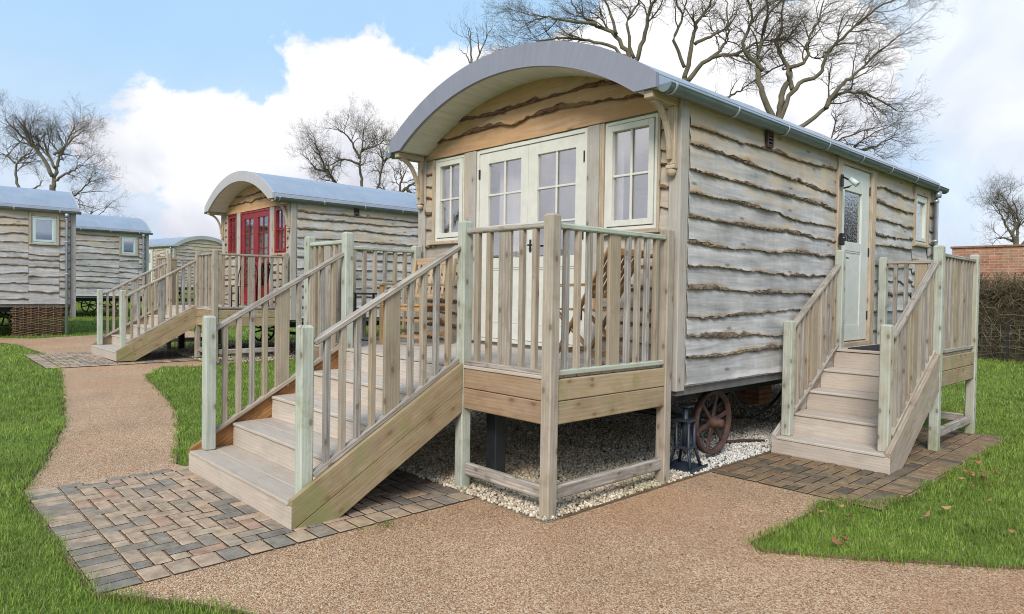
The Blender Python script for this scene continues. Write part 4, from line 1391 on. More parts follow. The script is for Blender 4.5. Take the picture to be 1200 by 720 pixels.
def paving(name, x0, x1, y0, y1, mat, soldier, zoff=0.016, ends=True, z0=0.0):
    """soldier: list of sides with a border course: 'l' at low y, 'r' at high x, 'n' high x headers, 'f' low x headers"""
    mb = MB()
    z = z0 + zoff
    a0, a1, b0, b1 = x0, x1, y0, y1
    if 'l' in soldier:
        n = int(round((x1 - x0) / .106))
        w = (x1 - x0) / n
        for k in range(n):
            brick(mb, x0 + k * w, x0 + (k + 1) * w, y0, y0 + .222, z)
        b0 = y0 + .222
    if 'r' in soldier:
        n = int(round((y1 - y0) / .111))
        w = (y1 - y0) / n
        for k in range(n):
            brick(mb, x1 - .222, x1, y0 + k * w, y0 + (k + 1) * w, z)
        a1 = x1 - .222
    if 'n' in soldier:
        n = int(round((b1 - b0) / .150))
        w = (b1 - b0) / n
        for k in range(n):
            brick(mb, a1 - .20, a1, b0 + k * w, b0 + (k + 1) * w, z)
        a1 -= .20
    if 'f' in soldier:
        n = int(round((b1 - b0) / .170))
        w = (b1 - b0) / n
        for k in range(n):
            brick(mb, a0, a0 + .111, b0 + k * w, b0 + (k + 1) * w, z)
        a0 += .111
    herring(mb, a0, a1, b0, b1, z)
    slab(mb, lambda s, o, zz: (s, o, zz), x0 + .004, x1 - .004, z - .045, z - .016, y0 + .004, y1 - .004, 1)
    o = mb.build(name, [mat, M['joint']])
    o['kind'] = 'structure'
    return o

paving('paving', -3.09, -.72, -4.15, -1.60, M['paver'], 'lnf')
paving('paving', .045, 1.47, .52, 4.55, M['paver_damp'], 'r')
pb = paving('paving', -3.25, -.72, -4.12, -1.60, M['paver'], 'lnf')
pb.location = (BX, BY, gz(BX) + .004)
pb.rotation_euler = (0, .01889, 0)

# path edging: thin timber strips along the lawn
M['edging'] = plain('timber_edging', (0.13, 0.085, 0.05), 0.9, var=.3, scale=12)
def edging(pts):
    mb = MB()
    pts = [V3((x, y, gz(x))) for x, y in pts]
    for a, b_ in zip(pts[:-1], pts[1:]):
        beam(mb, a + V3((0, 0, .0)), b_ + V3((0, 0, .0)), .012, .034, .002)
    o = mb.build('path_edging', M['edging'])
    o['kind'] = 'structure'
def smooth(pts, n=6):
    P_ = [V3(p) for p in pts]
    out = []
    for i in range(len(P_) - 1):
        p0, p1, p2, p3 = P_[max(i - 1, 0)], P_[i], P_[i + 1], P_[min(i + 2, len(P_) - 1)]
        for k in range(n):
            t = k / n
            out.append(.5 * ((2 * p1) + (-p0 + p2) * t + (2 * p0 - 5 * p1 + 4 * p2 - p3) * t * t + (-p0 + 3 * p1 - 3 * p2 + p3) * t ** 3))
    out.append(P_[-1])
    return [tuple(q) for q in out]
edging(PATH[0:8])
edging([(-3.09, -4.165), (-2.0, -4.168), (-.74, -4.168), (-.45, -3.94), (-.07, -3.69), (.6, -3.43)])
edging(PATH[20:26])
edging(PATH[36:44])
edging([(1.50, 4.5), (1.50, 1.0), (1.40, .66), (1.12, .42)])
edging([(0.025, -1.45), (0.025, 1.62)])

# ------------------------------------------------------------------ gravel beds under the huts
def gravel_mat():
    m, nt, b = new_mat('cream_chippings')
    at = nd(nt, 'ShaderNodeAttribute', attribute_name='var')
    c = ramp(nt, at.outputs['Fac'], [(0.0, (0.24, 0.175, 0.11)), (0.25, (0.43, 0.345, 0.24)), (0.6, (0.58, 0.49, 0.37)), (1.0, (0.74, 0.67, 0.56))])
    n = nd(nt, 'ShaderNodeTexNoise', {'Vector': objco(nt, 1.3), 'Scale': 1.0, 'Detail': 6.0, 'Roughness': 0.6})
    c = mixc(nt, mapr(nt, n.outputs['Fac'], .46, .64, 0, .55, smooth=True), c, (0.22, 0.22, 0.09))
    sx = nd(nt, 'ShaderNodeSeparateXYZ', {0: objco(nt, 1.0)})
    fresh = mth(nt, 'MULTIPLY', mapr(nt, sx.outputs[0], -1.3, -.25, 0, 1, smooth=True), mapr(nt, sx.outputs[1], -.2, .7, 0, 1, smooth=True))
    edge = mapr(nt, sx.outputs[1], -1.35, -1.52, 0, .15, smooth=True)
    wh = ramp(nt, at.outputs['Fac'], [(0, (.40, .38, .35)), (1, (.74, .73, .70))])
    c = mixc(nt, mth(nt, 'MAXIMUM', fresh, edge), c, wh)
    setc(nt, b, c)
    b.inputs['Roughness'].default_value = 0.85
    return m
M['gravel'] = gravel_mat()
M['gravel_base'] = plain('gravel_bed_soil', (0.24, 0.20, 0.15), 0.95, var=.35, scale=30, bmp=.8, bs=60)

_ico = None
def ico():
    t = (1 + 5 ** .5) / 2
    v = np.array([(-1, t, 0), (1, t, 0), (-1, -t, 0), (1, -t, 0), (0, -1, t), (0, 1, t), (0, -1, -t), (0, 1, -t), (t, 0, -1), (t, 0, 1), (-t, 0, -1), (-t, 0, 1)], float)
    v /= np.linalg.norm(v[0])
    f = np.array([(0, 11, 5), (0, 5, 1), (0, 1, 7), (0, 7, 10), (0, 10, 11), (1, 5, 9), (5, 11, 4), (11, 10, 2), (10, 7, 6), (7, 1, 8),
                  (3, 9, 4), (3, 4, 2), (3, 2, 6), (3, 6, 8), (3, 8, 9), (4, 9, 5), (2, 4, 11), (6, 2, 10), (8, 6, 7), (9, 8, 1)])
    return v, f

def big_mesh(name, verts, faces, var, mat, smooth=False, nper=3):
    """fast mesh from numpy: verts (n,3), faces (m,nper)"""
    me = bpy.data.meshes.new(name)
    me.vertices.add(len(verts))
    me.vertices.foreach_set('co', np.ascontiguousarray(verts, np.float32).ravel())
    m = len(faces)
    me.loops.add(m * nper)
    me.loops.foreach_set('vertex_index', np.ascontiguousarray(faces, np.int32).ravel())
    me.polygons.add(m)
    me.polygons.foreach_set('loop_start', np.arange(0, m * nper, nper, dtype=np.int32))
    if smooth:
        me.polygons.foreach_set('use_smooth', np.ones(m, bool))
    a = me.attributes.new('var', 'FLOAT', 'FACE')
    a.data.foreach_set('value', np.ascontiguousarray(var, np.float32))
    me.materials.append(mat)
    me.update(calc_edges=True)
    o = bpy.data.objects.new(name, me)
    COL.objects.link(o)
    return o

def stones(name, pts, size, mat, seed):
    r = np.random.default_rng(seed)
    bv, bf = ico()
    N = len(pts)
    sc = size * r.uniform(.6, 1.25, (N, 1, 1)) * r.uniform(.55, 1.2, (N, 1, 3))
    jit = r.uniform(.72, 1.25, (N, 12, 1))
    ang = r.uniform(0, 6.28, (N, 3))
    v = bv[None] * jit * sc
    for ax in range(3):
        c, s = np.cos(ang[:, ax])[:, None], np.sin(ang[:, ax])[:, None]
        i, j = [(1, 2), (0, 2), (0, 1)][ax]
        a, b_ = v[:, :, i].copy(), v[:, :, j].copy()
        v[:, :, i], v[:, :, j] = a * c - b_ * s, a * s + b_ * c
    v += pts[:, None, :]
    f = bf[None] + (np.arange(N) * 12)[:, None, None]
    return big_mesh(name, v.reshape(-1, 3), f.reshape(-1, 3), np.repeat(r.uniform(0, 1, N), 20), mat)

poly_sheet('gravel_bed', [(-3.86, -1.60), (.018, -1.60), (.018, 7.2), (-3.86, 7.2)], .004, M['gravel_base'])
poly_sheet('gravel_bed', [(-14.1, -.22), (-10.2, -.22), (-10.2, 8.6), (-14.1, 8.6)], .007, M['gravel_base'])
r = np.random.default_rng(5)
def scatter(n, x0, x1, y0, y1, avoid=()):
    p = np.stack([r.uniform(x0, x1, n), r.uniform(y0, y1, n)], 1)
    keep = np.ones(n, bool)
    for (a, b_, c, d) in avoid:
        keep &= ~((p[:, 0] > a) & (p[:, 0] < b_) & (p[:, 1] > c) & (p[:, 1] < d))
    return p[keep]
gp = np.concatenate([scatter(27000, -3.8, .010, -1.585, .3), scatter(22000, -3.8, .010, .3, 3.2), scatter(5000, -3.8, .010, 3.2, 7)])
pts = np.stack([gp[:, 0], gp[:, 1], .010 + r.uniform(0, .016, len(gp)) ], 1)
tag(stones('gravel', pts, .0135, M['gravel'], 3), kind='stuff')
gp = scatter(9000, -14.0, -10.25, -.2, 4)
pts = np.stack([gp[:, 0], gp[:, 1], np.array([gz(x) for x in gp[:, 0]]) + .012 + r.uniform(0, .014, len(gp))], 1)
tag(stones('gravel', pts, .021, M['gravel'], 4), kind='stuff')

# ------------------------------------------------------------------ grass
def grass_mat():
    m, nt, b = new_mat('grass_blade')
    at = nd(nt, 'ShaderNodeAttribute', attribute_name='var')
    c = ramp(nt, at.outputs['Fac'], [(0.0, (0.08, 0.14, 0.018)), (0.35, (0.18, 0.28, 0.036)), (0.70, (0.29, 0.40, 0.065)), (0.90, (0.40, 0.46, 0.15)), (1.0, (0.52, 0.46, 0.25))])
    n = nd(nt, 'ShaderNodeTexNoise', {'Vector': objco(nt, 0.9), 'Scale': 1.0, 'Detail': 5.0})
    n9 = nd(nt, 'ShaderNodeTexNoise', {'Vector': objco(nt, 3.5), 'Scale': 1.0, 'Detail': 5.0, 'Roughness': .6})
    f = mth(nt, 'MULTIPLY', mapr(nt, n.outputs['Fac'], .3, .7, .78, 1.2), mapr(nt, n9.outputs['Fac'], .3, .7, .74, 1.22))
    c = mixc(nt, 1.0, c, nd(nt, 'ShaderNodeCombineColor', {0: f, 1: f, 2: mth(nt, 'MULTIPLY', f, .95)}).outputs[0], 'MULTIPLY')
    n8 = nd(nt, 'ShaderNodeTexNoise', {'Vector': objco(nt, 1.7), 'Scale': 1.0, 'Detail': 6.0, 'Roughness': .65})
    c = mixc(nt, mapr(nt, n8.outputs['Fac'], .52, .70, 0, .40, smooth=True), c, (.27, .30, .08))
    setc(nt, b, c)
    b.inputs['Roughness'].default_value = 0.55
    b.inputs['Specular IOR Level'].default_value = 0.3
    gn = nd(nt, 'ShaderNodeNewGeometry').outputs['Normal']
    gn = nd(nt, 'ShaderNodeVectorMath', {0: gn, 'Scale': 0.45}, operation='SCALE').outputs[0]
    gn = nd(nt, 'ShaderNodeVectorMath', {0: gn, 1: (0, 0, .75)}, operation='ADD').outputs[0]
    gn = nd(nt, 'ShaderNodeVectorMath', {0: gn}, operation='NORMALIZE').outputs[0]
    nt.links.new(gn, b.inputs['Normal'])
    tr = nd(nt, 'ShaderNodeBsdfTranslucent', {'Color': c})
    ms = nd(nt, 'ShaderNodeMixShader', {0: 0.3, 1: b.outputs[0], 2: tr.outputs[0]})
    out = [q for q in nt.nodes if q.type == 'OUTPUT_MATERIAL'][0]
    nt.links.new(ms.outputs[0], out.inputs['Surface'])
    return m
M['grass'] = grass_mat()

def in_poly(p, poly):
    x, y = p[:, 0], p[:, 1]
    inside = np.zeros(len(p), bool)
    n = len(poly)
    for i in range(n):
        (x0, y0), (x1, y1) = poly[i], poly[(i + 1) % n]
        if y0 == y1:
            continue
        c = ((y0 > y) != (y1 > y)) & (x < (x1 - x0) * (y - y0) / (y1 - y0) + x0)
        inside ^= c
    return inside

def grass():
    g = np.random.default_rng(21)
    out = []
    # polar rings round the camera, density falling with distance
    for (d0, d1, dens, hgt, wid) in ((3.0, 5.5, 11000, .047, .0034), (5.5, 8, 6000, .050, .0044), (8, 12, 2800, .052, .006), (12, 18, 1100, .062, .009), (18, 28, 420, .068, .014), (28, 45, 110, .08, .026)):
        half = R(46)
        area = half * (d1 * d1 - d0 * d0)
        n = int(area * dens)
        d = np.sqrt(g.uniform(d0 * d0, d1 * d1, n))
        a = _yaw + g.uniform(-half, half, n)
        p = np.stack([CAM.x - np.sin(a) * d, CAM.y + np.cos(a) * d], 1)
        keep = ~in_poly(p, PATH)
        for (x0, x1, y0, y1) in ((-3.80, .03, -1.60, 7.1), (-14.0, -10.25, -.2, 8.4), (-3.1, -.7, -4.16, -1.5), (BX - 3.3, BX - .7, BY - 4.15, BY - 1.5), (-9, 9, 16.7, 19)):
            keep &= ~((p[:, 0] > x0) & (p[:, 0] < x1) & (p[:, 1] > y0) & (p[:, 1] < y1))
        # patchy growth
        pn = np.sin(p[:, 0] * 7.1 + 2 * np.sin(p[:, 1] * 3.3)) * np.sin(p[:, 1] * 6.3 + 1.7 * np.sin(p[:, 0] * 4.1))
        pn = .6 * pn + .7 * np.sin(p[:, 0] * 2.3 + 3 * np.sin(p[:, 1] * 1.9)) * np.sin(p[:, 1] * 2.9 + 2 * np.sin(p[:, 0] * 1.3))
        keep &= g.uniform(0, 1, n) < (.76 + .24 * pn)
        p, pn = p[keep], pn[keep]
        out.append((p, hgt * (1 + .38 * pn), np.full(len(p), wid)))
    for run, sgn in ((PATH[0:9], 1), (PATH[20:26], 1), (PATH[36:46], 1), ([(1.5, -3.17), (.6, -3.44), (-.07, -3.70), (-.45, -3.95), (-.75, -4.18), (-2.0, -4.18), (-3.1, -4.18)], 1), ([(1.5, 4.5), (1.5, 1.0), (1.4, .66), (1.12, .42)], 1)):
        for a, b_ in zip(run[:-1], run[1:]):
            a, b_ = np.array(a), np.array(b_)
            L = np.linalg.norm(b_ - a)
            dm = np.linalg.norm((a + b_) / 2 - np.array([CAM.x, CAM.y]))
            n = int(L * (520 if dm < 8 else 220 if dm < 14 else 70))
            t = g.uniform(0, 1, n)[:, None]
            nn = np.array([-(b_ - a)[1], (b_ - a)[0]]) / L
            q = a + (b_ - a) * t + nn * g.normal(0, .030, n)[:, None]
            mid = (a + b_) / 2
            out.append((q, np.full(n, .052) * (1 + .5 * np.sin(t[:, 0] * L * 9)), np.full(n, .004 if dm < 8 else .007)))
    for (wx, wy, wn, ws) in ((-.66, -2.45, 70, .045), (-1.35, -3.25, 14, .02), (-.70, -2.62, 18, .02), (-2.2, -3.6, 6, .012), (1.13, .36, 60, .06), (1.49, 1.6, 40, .04)):
        out.append((np.array([wx, wy]) + g.normal(0, ws, (wn, 2)), np.full(wn, .05), np.full(wn, .004)))
    P_ = np.concatenate([o[0] for o in out])
    H = np.concatenate([o[1] for o in out])
    W = np.concatenate([o[2] for o in out])
    N = len(P_)
    H = H * g.uniform(.40, 1.15, N)
    W = W * g.uniform(.7, 1.3, N)
    z = .01889 * np.clip(-P_[:, 0] - 4, 0, 43) - .004
    ph = g.uniform(0, 6.28, N)
    lean = g.uniform(.1, 1.0, N) * H
    ld = ph + g.uniform(-.6, .6, N) + 1.57
    ex = np.stack([np.cos(ph), np.sin(ph), 0 * ph], 1)
    lx = np.stack([np.cos(ld), np.sin(ld), 0 * ld], 1)
    b = np.concatenate([P_, z[:, None]], 1)
    up = np.array([0, 0, 1.0])
    v = np.zeros((N, 5, 3))
    v[:, 0] = b - ex * W[:, None] * .5
    v[:, 1] = b + ex * W[:, None] * .5
    m_ = b + lx * (lean * .3)[:, None] + up * (H * .62)[:, None]
    v[:, 2] = m_ - ex * W[:, None] * .38
    v[:, 3] = m_ + ex * W[:, None] * .38
    v[:, 4] = b + lx * lean[:, None] + up * (H * g.uniform(.72, 1.0, N))[:, None]
    i = (np.arange(N) * 5)[:, None]
    f = np.concatenate([i + np.array([[0, 1, 3]]), i + np.array([[0, 3, 2]]), i + np.array([[2, 3, 4]])], 1).reshape(-1, 3)
    var = np.repeat(np.clip(g.normal(.5, .22, N), 0, 1), 3)
    o = big_mesh('grass', v.reshape(-1, 3), f, var, M['grass'], True)
    tag(o, kind='stuff')
    print('grass blades', N)
grass()
# ------------------------------------------------------------------ furniture on the decks
def slat(q, a, b, w, h, up=(0, 0, 1)):
    beam(q, a, b, w, h, .003, up)

def folding_chair(loc, label):
    """folding armchair seen from the side, facing -x"""
    root = thing('folding_chair', label, 'chair', loc, 0, 'garden chairs on the decks')
    for y in (-.22, .22):
        q = MB()
        slat(q, (.34, y, .96), (-.27, y, 0), .024, .045, (0, 1, 0))
        q.build('back_leg', M['orange_wood'], root)
        q = MB()
        s = 1 if y > 0 else -1
        slat(q, (-.27, y - .028 * s, .43), (.26, y - .028 * s, 0), .024, .045, (0, 1, 0))
        q.build('front_leg', M['orange_wood'], root)
        q = MB()
        slat(q, (-.25, y + .03 * s, .65), (.2, y + .03 * s, .66), .05, .024)
        slat(q, (-.22, y + .03 * s, .63), (-.2, y + .03 * s, .42), .03, .024, (0, 1, 0))
        q.build('armrest', M['orange_wood'], root)
    q = MB()
    for k in range(7):
        x = -.26 + k * .062
        slat(q, (x, -.18, .445), (x, .18, .445), .048, .016)
    q.build('seat', M['orange_wood'], root)
    q = MB()
    slat(q, (.33, -.205, .93), (.33, .205, .93), .022, .06)
    slat(q, (.10, -.205, .57), (.10, .205, .57), .022, .05)
    for k in range(6):
        y = -.16 + k * .064
        slat(q, (.105, y, .595), (.315, y, .90), .036, .014, (1, 0, 0))
    q.build('backrest', M['orange_wood'], root)
    q = MB()
    slat(q, (-.21, -.2, .09), (-.21, .2, .09), .022, .04)
    slat(q, (.19, -.19, .09), (.19, .19, .09), .022, .04)
    q.build('stretcher', M['orange_wood'], root)
    return root

def slatted_chair(loc, rz, label):
    """armchair with a tall slatted back, facing -y before turning"""
    root = thing('garden_chair', label, 'chair', loc, rz, 'garden chairs on the decks')
    for x in (-.27, .27):
        q = MB()
        slat(q, (x, -.25, 0), (x, -.25, .64), .045, .045, (0, 1, 0))
        q.build('leg', M['orange_wood'], root)
        q = MB()
        slat(q, (x, .25, 0), (x, .25, .45), .045, .045, (0, 1, 0))
        slat(q, (x, .25, .45), (x, .34, .95), .045, .045, (0, 1, 0))
        q.build('leg', M['pale_chair'], root)
        q = MB()
        slat(q, (x, -.30, .655), (x, .29, .655), .065, .026)
        q.build('armrest', M['pale_chair'], root)
    q = MB()
    for k in range(8):
        y = -.25 + k * .066
        slat(q, (-.245, y, .43), (.245, y, .43), .055, .018)
    for y in (-.25, .25):
        slat(q, (-.245, y, .39), (.245, y, .39), .03, .05)
    q.build('seat', M['orange_wood'], root)
    q = MB()
    slat(q, (-.245, .335, .92), (.245, .335, .92), .03, .075)
    slat(q, (-.245, .265, .53), (.245, .265, .53), .03, .05)
    for k in range(8):
        x = -.21 + k * .06
        slat(q, (x, .268, .555), (x, .330, .885), .034, .014, (0, 1, 0))
    q.build('backrest', M['pale_chair'], root)
    q = MB()
    for z in (.10, .27):
        slat(q, (-.245, -.25, z), (.245, -.25, z), .025, .03)
        slat(q, (-.245, .25, z), (.245, .25, z), .025, .03)
    for x in (-.27, .27):
        slat(q, (x, -.225, .13), (x, .225, .13), .025, .03)
    q.build('stretcher', M['orange_wood'], root)
    return root

folding_chair((-.56, -.42, 1.013), "orange folding wooden chair behind the right hand railing of the near deck")
slatted_chair((-2.93, -.62, 1.013), .30, "slatted wooden armchair beside the black table on the near deck")
t = thing('metal_table', "low black metal table at the left end of the near deck", 'table', (-3.40, -1.16, 1.013))
q = MB()
box(q, -.22, .22, -.20, .20, .535, .555, .004, axis='X')
q.build('table_top', M['blue_black'], t)
for x in (-.19, .19):
    for y in (-.17, .17):
        q = MB()
        box(q, x - .010, x + .010, y - .010, y + .010, 0, .535, .002, axis='Z')
        q.build('leg', M['blue_black'], t)
q = MB()
for y in (-.17, .17):
    box(q, -.18, .18, y - .008, y + .008, .02, .036, .002, axis='X')
q.build('stretcher', M['blue_black'], t)

def iron_chair(loc, rz, label):
    root = thing('iron_chair', label, 'chair', loc, rz, 'black chairs by the red doors')
    for x in (-.2, .2):
        q = MB()
        tube(q, [(x, -.2, 0), (x, -.19, .22), (x, -.2, .44)], .012, 6)
        q.build('leg', M['iron'], root)
        q = MB()
        tube(q, [(x, .2, 0), (x, .19, .44), (x, .25, .7), (x * .8, .3, .9)], .012, 6)
        q.build('leg', M['iron'], root)
    q = MB()
    for k in range(9):
        y = -.2 + k * .05
        box(q, -.2, .2, y - .016, y + .016, .43, .445, .002, axis='X')
    q.build('seat', M['iron'], root)
    q = MB()
    tube(q, [(-.16, .30, .9), (-.08, .31, .94), (.08, .31, .94), (.16, .30, .9)], .011, 6)
    for k in range(5):
        x = -.13 + k * .065
        pts = [(x + .028 * math.sin(s * 9 + k), .205 + .1 * s, .47 + .44 * s) for s in np.linspace(0, 1, 12)]
        tube(q, pts, .010, 5)
        pts = [(x - .028 * math.sin(s * 9 + k), .205 + .1 * s, .47 + .44 * s) for s in np.linspace(0, 1, 12)]
        tube(q, pts, .008, 5)
    q.build('backrest', M['iron'], root)
iron_chair((BX - .42, BY - .62, BZ + 1.013), -.9, "black ornate iron chair beside the right hand window of the red doored hut")
iron_chair((BX - 1.15, BY - .50, BZ + 1.013), .9, "black iron chair close in front of the red doors")

# ------------------------------------------------------------------ small things round the near hut
t = thing('door_mat', "charcoal rubber mat on the landing before the side door", 'door mat', (.62, 3.62, 1.008))
q = MB()
box(q, -.42, .36, -.46, .46, .001, .014, .004, axis='Y')
q.build('mat_base', M['mat_rubber'], t)
q = MB()
for k in range(17):
    y = -.42 + k * .0525
    box(q, -.40, .34, y - .010, y + .010, .014, .018, .002, axis='X')
q.build('ribs', M['mat_rubber'], t)

t = thing('wall_lamp', "small bracket lamp on the frame left of the side door", 'lamp', (.045, 3.225, 2.93))
q = MB()
box(q, .015, .035, -.03, .03, -.05, .09, .004, axis='Z')
q.build('back_plate', M['iron'], t)
q = MB()
tube(q, [(.035, 0, .06), (.10, 0, .02), (.16, 0, -.03), (.10, 0, -.06), (.04, 0, -.07)], .010, 8)
q.build('arm', M['iron'], t)
q = MB()
lathe(q, (.15, 0, -.005), (.75, 0, -.66), [(-.05, .0), (-.05, .028), (.06, .034), (.06, .026), (.0, .02)], 16)
q.build('lamp_head', M['blue_grey'], t)
t = thing('key_safe', "small black key box on the frame beside the side door handle", 'key box', (.045, 3.222, 2.20))
q = MB()
box(q, .015, .06, -.035, .035, 0, .14, .008, axis='Z')
q.build('case', M['iron'], t)
q = MB()
for k in range(4):
    lathe(q, (.06, -.018 + .012 * k, .09), (1, 0, 0), [(0, .006), (.006, .005), (.006, 0)], 8)
q.build('buttons', M['chrome'], t)

t = thing('jack_stand', "blue black steel jack stand on the gravel beside the rusty wheel", 'jack', (-.165, .42, .02), .12)
q = MB()
box(q, -.15, .15, -.15, .17, 0, .018, .004, axis='Y')
for (x0, x1) in ((-.15, -.138), (.138, .15)):
    box(q, x0, x1, -.149, .169, .018, .035, .002, axis='Y')
q.build('base_plate', M['blue_black'], t)
for x, y in ((-.07, -.07), (.07, -.07), (-.07, .07), (.07, .07)):
    q = MB()
    tube(q, [(x * 1.5, y * 1.5, .018), (x * 1.1, y * 1.1, .14), (x * .85, y * .85, .20), (x * .85, y * .85, .43)], .015, 6)
    q.build('leg', M['blue_black'], t)
q = MB()
box(q, -.08, .08, -.08, .08, .43, .452, .004, axis='X')
tube(q, [(0, 0, .2), (0, 0, .56)], .024, 10)
box(q, -.055, .055, -.055, .055, .558, .578, .004, axis='X')
box(q, -.08, .08, -.08, .08, .185, .205, .004, axis='X')
q.build('screw_post', M['blue_black'], t)

def small(name, label, cat, mb, mat, group=None):
    o = mb.build(name, mat)
    return tag(o, label, cat, group)
q = MB()
tube(q, [(-.47, 1.62, .034), (-.36, 1.82, .04), (-.22, 2.05, .034)], [.018, .02, .016], 8)
small('iron_bar', "rusty iron bar lying on the pale gravel left of the side steps", 'iron bar', q, M['rust'])
q = MB()
tube(q, [(-1.15, 3.0, .034), (-1.0, 3.25, .036)], .016, 8)
small('iron_bar', "short dark iron bar lying deep under the nearest hut", 'iron bar', q, M['rust'])
q = MB()
pts = [(-.35, 1.55 + 1.3 * s, .62 - .30 * math.sin(math.pi * s) ** .8) for s in np.linspace(0, 1, 16)]
tube(q, pts, .016, 8)
small('hose', "black hose sagging below the side of the nearest hut", 'hose', q, M['black'])
t = thing('brick_pier', "brown brick pier standing under the nearest hut behind the steps", 'pier', (-1.7, 4.6, .0))
M['brown_brick'] = plain('brown_brick', (0.25, 0.12, 0.06), 0.9, var=.3, scale=12, bmp=.4)
q = MB()
for k in range(8):
    for j in range(2):
        o = .0 if k % 2 else .11
        box(q, -.22, -.003, -.2 + j * .2 , -.004 + j * .2, .02 + k * .075, .088 + k * .075, .004, axis='X')
        box(q, .003, .22, -.2 + j * .2 , -.004 + j * .2, .02 + k * .075, .088 + k * .075, .004, axis='X')
q.build('bricks', M['brown_brick'], t)

# leaves on the lawn
def leaf_mat():
    m, nt, b = new_mat('dead_leaf')
    rnd = nd(nt, 'ShaderNodeObjectInfo').outputs['Random']
    setc(nt, b, ramp(nt, rnd, [(0, (0.16, 0.065, 0.025)), (.5, (0.30, 0.14, 0.06)), (1, (0.42, 0.26, 0.15))]))
    b.inputs['Roughness'].default_value = .7
    return m
M['leaf'] = leaf_mat()
q = MB()
n = 9
v, f = [], []
for side in (-1, 0, 1):
    for i in range(n):
        s = i / (n - 1)
        w = .026 * math.sin(math.pi * min(1, s * 1.02)) ** .7 * (1 + .25 * math.sin(s * 22))
        v.append((s * .095 - .045, side * w, .012 * abs(side) + .018 * (s - .5) ** 2 * 4))
for a in range(2):
    for i in range(n - 1):
        f.append((a * n + i, a * n + i + 1, (a + 1) * n + i + 1, (a + 1) * n + i))
q.add(v, f, 0, None, True)
tube(q, [(-.045, 0, .018), (-.075, .004, .022)], .002, 4)
leaf0 = q.build('dead_leaf', M['leaf'])
so = leaf0.modifiers.new('thick', 'SOLIDIFY')
so.thickness = .0012
tag(leaf0, "curled brown dead leaf lying on the grass right of the side steps", 'leaf', 'dead leaves on the right hand lawn')
LV = [(1.27, -0.05), (1.43, 0.0), (1.79, 0.46), (1.83, 0.76), (1.53, 0.77), (1.66, 1.82), (1.7, 2.07), (1.71, 2.26), (1.8, 2.33), (1.88, 2.56), (1.8, 1.59), (2.28, 0.51), (1.64, 2.13), (1.77, 2.08), (1.9, 1.71), (1.57, -0.57), (1.60, -0.52), (1.75, 5.77), (1.62, 2.55), (1.47, 0.16),
      (1.86, 2.2), (1.95, 1.95), (1.72, 1.95), (2.0, 1.2), (1.3, .2)]
lr = np.random.default_rng(8)
for i, (x, y) in enumerate(LV):
    o = leaf0 if i == 0 else leaf0.copy()
    if i:
        COL.objects.link(o)
    o.location = (x, y, .052 + lr.uniform(0, .02))
    o.rotation_euler = (lr.uniform(-.7, .7), lr.uniform(-.6, .6), lr.uniform(0, 6.28))
    o.scale = [lr.uniform(.45, .85)] * 3

# ------------------------------------------------------------------ under the left hand hut: hurdle and support
t = thing('wicker_hurdle', "woven wicker hurdle filling the gap under the left hand hut", 'hurdle', (-18.3, -7.9, gz(-18)), 0)
M['wicker'] = plain('woven_hazel', (0.16, 0.095, 0.06), 0.85, var=.45, scale=14)
for k in range(7):
    y = 5.62 + k * .165
    q = MB()
    tube(q, [(.02, y, 0), (.02, y, .80)], .017, 6)
    q.build('stake', M['wicker'], t)
q = MB()
for k in range(23):
    z = .03 + k * .032
    y0, y1 = 5.55 + random.uniform(-.04, .03), 6.66 + random.uniform(-.03, .06)
    yy = np.linspace(y0, y1, 26)
    ph = math.pi * (k % 2)
    tube(q, [(.02 + .024 * math.cos((y - 5.62) / .165 * math.pi + ph), y, z + random.uniform(-.006, .006)) for y in yy], random.uniform(.010, .016), 5)
q.build('weave', M['wicker'], t)
t = thing('support_block', "brown timber block propping the left hand hut beside the wicker hurdle", 'support', (-18.3, -7.9, gz(-18)), 0)
q = MB()
for k in range(4):
    box(q, -.28, .02, 4.85 + .02 * (k % 2), 5.28 - .02 * (k % 2), k * .17, k * .17 + .168, .008, axis='Y')
q.build('sleeper', M['board_inner'], t)

# ------------------------------------------------------------------ brick wall, hedge and fence behind
def wall_mat():
    m, nt, b = new_mat('old_red_brickwork')
    bt = nd(nt, 'ShaderNodeTexBrick', {'Vector': uvmap(nt, 1, 1), 'Color1': (0.33, 0.125, 0.075, 1), 'Color2': (0.42, 0.20, 0.12, 1), 'Mortar': (0.38, 0.33, 0.27, 1), 'Scale': 1.0,
                                       'Mortar Size': .008, 'Brick Width': .225, 'Row Height': .075, 'Bias': 0.0})
    n = nd(nt, 'ShaderNodeTexNoise', {'Vector': objco(nt, 5), 'Scale': 1.0, 'Detail': 7.0, 'Roughness': .7})
    f = mapr(nt, n.outputs['Fac'], .3, .7, .68, 1.25)
    c = mixc(nt, 1.0, bt.outputs['Color'], nd(nt, 'ShaderNodeCombineColor', {0: f, 1: f, 2: f}).outputs[0], 'MULTIPLY')
    n2 = nd(nt, 'ShaderNodeTexNoise', {'Vector': objco(nt, 1.3), 'Scale': 1.0, 'Detail': 6.0})
    c = mixc(nt, mapr(nt, n2.outputs['Fac'], .5, .68, 0, .4, smooth=True), c, (0.32, 0.27, 0.15))
    setc(nt, b, c)
    b.inputs['Roughness'].default_value = .9
    bump(nt, b, bt.outputs['Fac'], -.4, .008)
    return m
M['brickwork'] = wall_mat()
t = thing('brick_wall', "long old red brick wall rising above the bare hedge", 'wall', (0, 18.4, 0))
q = MB()
v = [(x, y, z) for y in (-.11, .11) for z in (0, 3.08) for x in (-2.62, 14)]
q.add(v, [(0, 1, 3, 2), (4, 6, 7, 5), (0, 2, 6, 4), (1, 5, 7, 3), (2, 3, 7, 6)])
q.build('brickwork', M['brickwork'], t)
